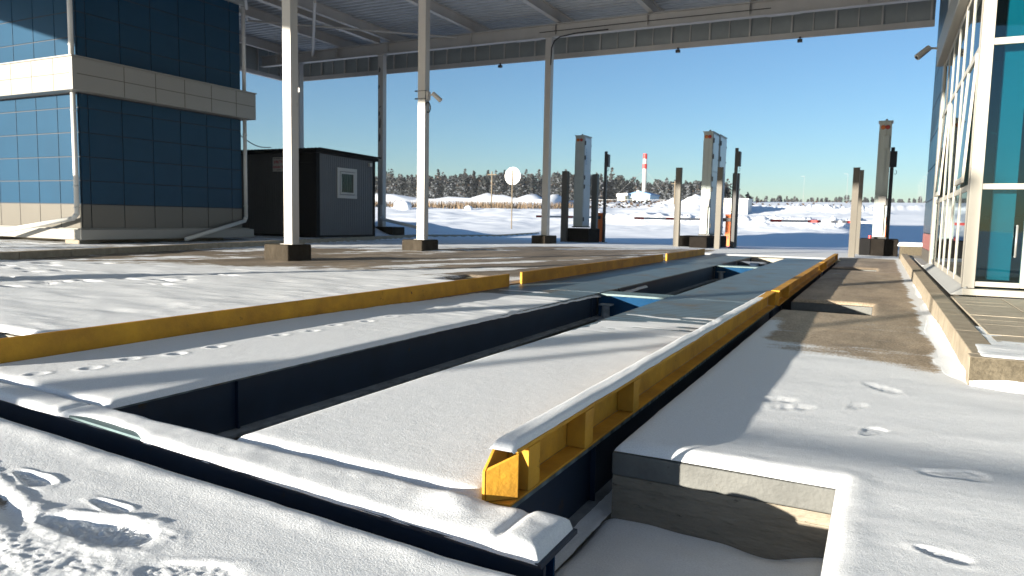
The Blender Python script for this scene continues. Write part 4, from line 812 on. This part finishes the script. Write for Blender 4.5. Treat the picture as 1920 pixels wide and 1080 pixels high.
for i in range(6): k.box(-10.529, -10.526, 27.12+0.012*(i % 2), 27.18, 3.0+0.11*i, 3.07+0.11*i)
k.build('lettering', letter_blue, t)
t = empty('portal_monitor', (-5.2, 26, 0.4), 'grey portal monitor of two cabinets in a row with two round lamps on top', 'portal monitor', 'portal monitors across the exit lanes')
cabinet(t, -5.50, -5.20, 25.0, 25.97, 0.44, 3.84); cabinet(t, -5.50, -5.19, 26.16, 27.3, 0.44, 3.86, lamps=False)
b = MB(); b.box(-5.62, -5.04, 24.05, 27.45, -0.1, 0.355); b.box(-6.35, -5.63, 25.6, 26.9, -0.1, 0.35); b.build('block', black_con, t, bevel=0.03)
m = MB(); m.hexa([(-5.40, 24.86, 1.35), (-5.22, 24.86, 1.35), (-5.22, 24.985, 1.35), (-5.40, 24.985, 1.35)], [(-5.43, 24.80, 1.62), (-5.18, 24.80, 1.62), (-5.18, 24.985, 1.62), (-5.43, 24.985, 1.62)]); m.box(-5.36, -5.26, 24.93, 24.985, 0.46, 1.345); m.build('sensor_box', white, t)
t = empty('portal_monitor', (0.0, 23.3, 0.5), 'single grey portal monitor near the office with a white sunlit lower box', 'portal monitor', 'portal monitors across the exit lanes')
cabinet(t, -0.215, 0.10, 23.2, 23.7, 0.52, 3.74, doors=False)
b = MB(); b.box(-0.52, -0.235, 22.75, 23.9, -0.1, 0.47); b.build('shadow_black_block', black_trim, t, bevel=0.02); b = MB(); b.box(-0.23, 0.45, 22.6, 24.0, -0.1, 0.465); b.build('block', black_con, t, bevel=0.02)  # left part coloured black for the shadow of the front bollard
m = MB(); m.hexa([(-0.10, 23.08, 1.42), (0.07, 23.08, 1.42), (0.07, 23.19, 1.42), (-0.10, 23.19, 1.42)], [(-0.14, 23.0, 1.66), (0.07, 23.0, 1.66), (0.07, 23.19, 1.66), (-0.14, 23.19, 1.66)]); m.box(-0.09, 0.04, 23.14, 23.188, 0.56, 1.415); m.build('sensor_box', white, t); MB().box(0.071, 0.12, 23.05, 23.15, 1.40, 1.60).build('socket', dark_pole, t)
m = MB(); m.box(-0.10, 0.06, 23.13, 23.19, 3.0, 3.35); m.box(-0.02, 0.0, 23.17, 23.19, 2.2, 3.0); m.build('junction_box', monitor_grey, t, bevel=0.01)
rc = MB(); rc.cyl((-0.27, 22.9, 0.475), (-0.27, 22.9, 0.56), 0.045, 0.04, 10); tag(rc.build('red_plug', red_paint), 'small red plug lying on the black block of the right monitor', 'plug')
# ------------------------------------------------------------------ signal posts
def sigpost(x, y, h, lab, ox, face):
    z = zg(x, y); t = empty('signal_post', (x, y, z), lab, 'signal post', 'thin dark signal posts by the lanes')
    p = MB(); p.box(x-0.05, x+0.05, y-0.05, y+0.05, z-0.1, h); p.box(x-0.12, x+0.12, y-0.12, y+0.12, z, z+0.02); p.build('post', dark_pole, t)
    b = MB()
    if face == 'side': b.box(x+0.055, x+0.14, y-0.12, y+0.12, h-0.62, h-0.12)
    else: b.box(x-0.12, x+0.12, y-0.15, y-0.055, h-0.58, h-0.12)
    b.build('signal_box', dark_pole, t, bevel=0.015)
    c = MB(); q = [(x+0.10+0.03*math.sin(a), y, h-0.66-0.06*(1-math.cos(a))) for a in np.linspace(0, 4, 9)]
    c.tube(q, 0.008, 6); c.build('cable', cable_black, t)
sigpost(-10.08, 28.2, 3.60, 'dark signal post beside the shaded left portal monitor', 1, 'side')
sigpost(-4.52, 25.7, 3.36, 'dark signal post right of the twin portal monitor', 1, 'side')
sigpost(0.17, 24.2, 3.12, 'dark signal post right of the single portal monitor near the office', 0, 'front')
# ------------------------------------------------------------------ boom barriers
def barrier(x, y, length, lab, h=1.22, wd=0.36, bt=0.045):
    z = zg(x, y); t = empty('boom_barrier', (x, y, z), lab, 'barrier', 'orange boom barriers across the lanes')
    c = MB(); c.box(x-wd/2, x+wd/2, y-0.16, y+0.16, z, z+h); c_ = c.build('cabinet', orange, t, bevel=0.015)
    MB().box(x-wd/2-0.02, x+wd/2+0.02, y-0.18, y+0.18, z+h+0.001, z+h+0.05).build('lid', orange, t, bevel=0.01)
    MB().box(x-wd/2+0.10, x-wd/2+0.14, y-0.175, y-0.161, z+0.3, z+0.42).build('lock', dark_pole, c_)
    bz = z+h-0.16; b = MB(); b.box(x-wd/2-0.10, x+0.08, y-0.26, y-0.17, bz-0.07, bz+0.07); b.build('boom_mount', dark_pole, t)
    n = int(length/0.5)
    bo = MB().box(x-length, x-wd/2-0.1, y-0.232, y-0.198, bz-bt, bz+bt).build('boom', boom_white, t)
    xx = x-length; k = 0
    while xx < x-wd/2-0.6:
        MB().box(xx-0.002, xx+0.42, y-0.235, y-0.195, bz-bt-0.003, bz+bt+0.003).build('red_band', red_paint, bo); xx += 1.37
barrier(-5.42, 30.2, 3.95, 'orange boom barrier beside the twin portal monitor, sunlit cabinet')
barrier(0.0, -3.62, 4.45, 'unseen orange boom barrier added behind the viewer to cast a soft shadow band', bt=0.02)  # out of view, added for the soft shadow across the right foreground
barrier(-11.05, 30.4, 3.0, 'orange boom barrier in shade behind the left portal monitor')
barrier(0.06, 30.3, 3.95, 'orange boom barrier hidden behind the right portal monitor with its boom lowered')
# ------------------------------------------------------------------ round sign seen from behind
z = zg(-25.4, 50.0); t = empty('road_sign', (-25.4, 50, z), 'round white backed road sign on a thin galvanised post in the snow', 'road sign')
MB().cyl((-25.36, 50, z-0.3), (-25.36, 50, 4.6), 0.045, 0.045, 10).build('post', wood_pole, t); MB().cyl((-25.38, 50.06, 4.08), (-25.38, 50.10, 4.08), 0.66, 0.66, 40).build('disc', sign_back, t)
# ------------------------------------------------------------------ utility poles, lamp posts
def upole(x, y, h, lab, r=0.12):
    z = zg(x, y); t = empty('utility_pole', (x, y, z), lab, 'utility pole', 'wooden utility poles over the snowfield')
    MB().cyl((x, y, z-0.5), (x, y, z+h), r, r*0.7, 8).build('pole', wood_pole, t); MB().box(x-0.7, x+0.7, y-0.05, y+0.05, z+h-0.5, z+h-0.4).build('crossarm', wood_pole, t)
    return Vector((x, y, z+h-0.4))
p1 = upole(-48.85, 90, 5.2, 'bare wooden utility pole left of the round sign in front of the forest')
p2 = upole(-33.3, 130, 5.0, 'distant utility pole just left of the tall sunlit bollard', 0.2)
p3 = upole(-60, 150, 5.0, 'far utility pole left of the boiler house', 0.13)
p0 = upole(-95, 100, 5.5, 'utility pole hidden behind the dark cabin')
wr = MB()
for a, b in ((p0, p1), (p1, p3), (p3, p2)):
    pts = [a.lerp(b, k/10)-Vector((0, 0, 1.2*math.sin(math.pi*k/10))) for k in range(11)]; wr.tube(pts, 0.03, 4)
tag(wr.build('overhead_wire', cable_black), 'thin overhead wire strung between the utility poles', 'wire')
def lamp_post(x, y, h, lab):
    z = zg(x, y); t = empty('street_lamp', (x, y, z), lab, 'street lamp', 'row of pale street lamps receding along the far road')
    MB().cyl((x, y, z-0.3), (x, y, z+h), 0.07, 0.05, 8).build('pole', lamp_grey, t); MB().box(x-1.3, x+0.05, y-0.06, y+0.06, z+h-0.05, z+h+0.08).build('lamp_head', lamp_grey, t)
for i in range(8): lamp_post(12.2+1.1*i, 205+48*i, 11.0, 'pale slim lamp post in the far row beside the office wall')
for q in range(8): pass
lamp_post(-10.75, -12.4, 4.6, 'unseen short post added behind the viewer to cast a thin shadow')  # not in view, added to throw a thin shadow line past the kerb
lamp_post(-12.2, 300, 11, 'lone pale lamp post on the far horizon between the two right towers')
lamp_post(-30, 330, 11, 'lone pale lamp post on the far horizon right of the twin monitor')
# ------------------------------------------------------------------ boiler house and chimney
by = 170.0; bz = 4.2
bo = empty('boiler_house', (-53, by, bz), 'small pale blue gabled boiler house with white lean-to and blue roof trim', 'building')
m = MB(); m.box(-54.7, -49.5, by, by+8, bz-1, bz+2.9); m.add([(-54.7, by, bz+2.9), (-49.5, by, bz+2.9), (-52.1, by, bz+3.6), (-54.7, by+8, bz+2.9), (-49.5, by+8, bz+2.9), (-52.1, by+8, bz+3.6)], [(0, 1, 2), (3, 5, 4)]); m.build('wall', paleblue, bo)
m = MB(); m.hexa([(-54.9, by-0.2, bz+2.9), (-52.1, by-0.2, bz+3.62), (-52.1, by+8.2, bz+3.62), (-54.9, by+8.2, bz+2.9)], [(-54.9, by-0.2, bz+3.15), (-52.1, by-0.2, bz+3.87), (-52.1, by+8.2, bz+3.87), (-54.9, by+8.2, bz+3.15)]); m.hexa([(-52.1, by-0.2, bz+3.62), (-49.3, by-0.2, bz+2.9), (-49.3, by+8.2, bz+2.9), (-52.1, by+8.2, bz+3.62)], [(-52.1, by-0.2, bz+3.87), (-49.3, by-0.2, bz+3.15), (-49.3, by+8.2, bz+3.15), (-52.1, by+8.2, bz+3.87)]); m.build('roof', blue_trim, bo)
m = MB(); m.box(-57.2, -54.75, by-1.0, by+6, bz-1, bz+2.5); m.build('lean_to', cream, bo); m = MB(); m.hexa([(-57.4, by-1.3, bz+2.5), (-54.72, by-1.3, bz+2.7), (-54.72, by+6, bz+2.7), (-57.4, by+6, bz+2.5)], [(-57.4, by-1.3, bz+3.1), (-54.72, by-1.3, bz+3.35), (-54.72, by+6, bz+3.35), (-57.4, by+6, bz+3.1)]); m.build('lean_to_roof', boom_white, bo)
for (a, b, c, d) in ((-54.4, -53.8, 0.9, 2.2), (-50.4, -49.9, 0.6, 2.0), (-53.2, -52.9, 1.4, 2.0)): MB().box(a, b, by-0.06, by-0.01, bz+c, bz+d).build('window', dark_win, bo)
MB().box(-55.3, -54.76, by-1.1, by-1.02, bz+0.9, bz+2.6).build('door', dark_win, bo); MB().box(-53.6, -52.3, by-0.5, by-0.05, bz-0.2, bz+0.95).build('ash_bin', maroon, bo)
m = MB(); m.box(-53.4, -52.9, by+2, by+3, bz+3.3, bz+4.1); m.build('vent', cream, bo)
chn = empty('chimney', (-52.2, by+4, bz+3), 'tall slim white chimney with two red bands rising over the boiler house', 'chimney')
zz = [bz+3.0, 13.6, 14.75, 15.95, 17.2]
for k, mt in enumerate((white, red_paint, white, red_paint)): MB().cyl((-52.2+0.0*k, by+4, zz[k]), (-52.2, by+4, zz[k+1]-0.005), 0.50 if k != 1 else 0.55, 0.50 if k != 1 else 0.55, 18).build('shaft' if k % 2 == 0 else 'red_band', mt, chn, smooth=False)
MB().cyl((-52.2, by+4, bz+2.9), (-52.2, by+4, bz+3.5), 0.8, 0.7, 14).build('base_collar', blue_trim, chn)
gw = MB()
for dx_, dy_ in ((-6, -3), (6, -3), (0, 7)): gw.cyl((-52.2, by+4, 13.5), (-52.2+dx_, by+4+dy_, bz+3), 0.03, 0.03, 4)
gw.build('guy_wire', galv, chn)
fn = empty('wire_fence', (-50, 150, 3.6), 'thin wire fence on slim posts in front of the boiler house', 'fence')
for k in range(16):
    x = -60+2.2*k; z = zg(x, 148); MB().cyl((x, 148, z-0.4), (x, 148, z+1.7), 0.05, 0.05, 6).build('fence_post', galv, fn)
m = MB(); zz0 = zg(-50, 148)
for z in (0.5, 1.1, 1.65): m.cyl((-60, 148, zz0+z), (-27, 148, zz0+z), 0.035 if z > 1.5 else 0.02, None, 5)
m.build('fence_wire', boom_white, fn)
ct = empty('container_cabin', (-15, 85, 2.0), 'silver cabin with pale doors far behind the orange barrier cabinet', 'cabin')
m = MB(); m.box(-16.3, -13.5, 85, 88, 1.7, 3.5); m.build('body', silver, ct); m = MB(); m.box(-16.4, -13.4, 84.9, 88.1, 3.502, 3.62); m.build('roof', silver, ct)
MB().box(-15.95, -15.45, 84.95, 84.995, 1.8, 3.4).build('door', teal_door, ct); MB().box(-15.35, -14.7, 84.95, 84.995, 1.9, 3.45).build('panel', cream, ct); MB().box(-16.28, -16.0, 84.95, 84.995, 1.9, 3.45).build('panel', cream, ct)
# ------------------------------------------------------------------ vegetation
def leaf_mesh(name, P, size, mis, mts, label, cat, aspect=1.6):
    """P (n,3) clump centres -> crossing leaf-clump quads"""
    n = len(P); a = RNG.uniform(0, 2*np.pi, n); t = RNG.uniform(-0.9, 0.9, n); s = size*RNG.uniform(0.6, 1.35, n)
    U = np.stack([np.cos(a), np.sin(a), 0.25*RNG.normal(size=n)], -1)*s[:, None]; Wv = np.stack([-np.sin(a)*np.sin(t), np.cos(a)*np.sin(t), np.cos(t)], -1)*(s/aspect)[:, None]
    co = np.stack([P-U, P-Wv, P+U, P+Wv], 1).reshape(-1, 3); q = np.arange(4*n).reshape(n, 4)
    me = bpy.data.meshes.new(name); me.from_pydata(co.tolist(), [], q.tolist())
    for m_ in mts: me.materials.append(m_)
    me.polygons.foreach_set('material_index', np.asarray(mis, np.int32)); me.update(); o = bpy.data.objects.new(name, me); C.objects.link(o)
    return tag(o, label, cat, kind='stuff')
def forest(name, x0, x1, y0, y1, n, h0, h1, label, snow=0.4, clump=34, leaf=0.55):
    Ps = []; mi = []
    for k in range(n):
        x = RNG.uniform(x0, x1); y = RNG.uniform(y0, y1); z = zg(x, y)-0.3; h = RNG.uniform(h0, h1)*(1.18 if RNG.random() < 0.12 else 1); r = h*RNG.uniform(0.13, 0.24); kind = RNG.random()
        t = RNG.random(clump)**(0.8); ang = RNG.uniform(0, 6.28, clump); rad = r*(1-t**1.3 if kind < 0.7 else np.sin(np.clip(t, 0.02, 1)*3.1)**0.6)*np.sqrt(RNG.random(clump))+0.15
        Ps.append(np.stack([x+rad*np.cos(ang), y+rad*np.sin(ang), z+h*(0.04+0.96*t)], -1))
        pr = snow*(0.5+0.8*vnoise(np.array([x*0.05]), np.array([y*0.05]), 3)[0])*(1.25-0.75*t)
        mi.append(np.where(RNG.random(clump) < pr, 1, np.where(RNG.random(clump) < (0.12 if t.mean() > 0 else 0), 2, 0)))
    return leaf_mesh(name, np.concatenate(Ps), leaf, np.concatenate(mi), [needle, snowy, twig], label, 'forest')
forest('forest', -330, -105, 285, 330, 900, 9.0, 13.0, 'dark wall of snow dusted conifers along the left horizon', 0.45, 130)
forest('forest', -135, -62, 300, 345, 360, 6.5, 9.5, 'lower snow dusted wood behind the boiler house', 0.45, 110)
forest('forest', -80, 75, 470, 520, 130, 1.6, 4.2, 'hazy line of far trees on the right horizon', 0.3, 80)
forest('forest', -26, -18, 118, 126, 9, 2.5, 4, 'clump of bare dark trees behind the silver cabin', 0.05, 40)
def grass(name, x0, x1, y0, y1, n, h, label, seed):
    X_ = RNG.uniform(x0, x1, n); Y_ = RNG.uniform(y0, y1, n); keep_ = fbm(X_*0.06, Y_*0.1, 3, seed) > -0.12; X_, Y_ = X_[keep_], Y_[keep_]; n = len(X_)
    Zg = zbase(X_, Y_); hh = h*RNG.uniform(0.4, 1.2, n); wv = RNG.uniform(0.05, 0.14, n); a = RNG.uniform(0, 3.14, n); lean = RNG.normal(0, 0.25, (n, 2))
    A = np.stack([X_-wv*np.cos(a), Y_-wv*np.sin(a), Zg-0.1], -1); B = np.stack([X_+wv*np.cos(a), Y_+wv*np.sin(a), Zg-0.1], -1); T = np.stack([X_+lean[:, 0], Y_+lean[:, 1], Zg+hh], -1)
    co = np.stack([A, B, T], 1).reshape(-1, 3); me = bpy.data.meshes.new(name); me.from_pydata(co.tolist(), [], np.arange(3*n).reshape(n, 3).tolist()); me.materials.append(drygrass); me.update()
    o = bpy.data.objects.new(name, me); C.objects.link(o); return tag(o, label, 'grass', kind='stuff')
grass('dry_grass', -125, -46, 88, 128, 8500, 1.1, 'band of dry brown grass poking out of the snowfield', 301)
bru = RNG.uniform(0, 1, (2600, 3)); Pb = np.stack([-150+112*bru[:, 0], 131+14*bru[:, 1], np.zeros(2600)], -1); Pb[:, 2] = zbase(Pb[:, 0], Pb[:, 1])+0.1+1.3*bru[:, 2]**1.5
leaf_mesh('bare_scrub', Pb, 0.4, np.zeros(2600), [twig], 'reddish bare scrub on top of the snow berm below the forest', 'scrub')
nb = 260; Pb = np.stack([RNG.uniform(-27, -3, nb), RNG.uniform(95, 103, nb), np.zeros(nb)], -1); cl = fbm(Pb[:, 0]*0.5, Pb[:, 1]*0.5, 2, 311) > 0.05; Pb = Pb[cl]; Pb[:, 2] = zbase(Pb[:, 0], Pb[:, 1])+RNG.uniform(0.6, 1.4, len(Pb))
leaf_mesh('bare_scrub', Pb, 0.18, np.zeros(len(Pb)), [twig], 'scattered dark twigs sticking out of the far right snow bank', 'scrub')
# snow lumps thrown up by the plough
def lump(x, y, r, lab):
    z = zg(x, y); n = 14; m = MB(); m.ball((0, 0, 0), 1.0, 14); vs = np.array(m.v); k = 1+0.35*fbm(vs[:, 0]*1.7+x*3, vs[:, 1]*1.7+vs[:, 2]*1.3, 3, 401)
    m.v = [tuple(p) for p in (vs*k[:, None]*np.array([1.1, 0.9, 0.8])*r+np.array([x, y, z+r*0.35]))]
    return tag(m.build('snow_lump', M_SNOW, None, smooth=True), lab, 'snow lump', 'lumps of snow thrown up in the snowfield')
for (x, y, r, lab) in ((-63, 88, 0.9, 'big white snow lump between the drain column and the middle column'), (-59.3, 84, 1.0, 'white snow lump just left of the middle column foot'), (-68.5, 88, 0.6, 'small snow lump beside the cabin corner'), (-49.0, 84, 0.5, 'upright small snow lump right of the middle white column')): lump(x, y, r, lab)
print('objects', len(bpy.data.objects))
# ------------------------------------------------------------------ frosty air
hz = MB().box(-1000, 1000, -310, 1000, -2.4, 34).build('haze', white); tag(hz, kind='stuff')
hm = bpy.data.materials.new('haze'); hm.use_nodes = True; hn = hm.node_tree
for x in list(hn.nodes):
    if x.type == 'BSDF_PRINCIPLED': hn.nodes.remove(x)
hv = hn.nodes.new('ShaderNodeVolumePrincipled'); hv.inputs['Color'].default_value = (0.86, 0.93, 1.0, 1); hv.inputs['Density'].default_value = 0.00014
hn.links.new(hv.outputs[0], [x for x in hn.nodes if x.type == 'OUTPUT_MATERIAL'][0].inputs['Volume'])
hz.data.materials.clear(); hz.data.materials.append(hm)
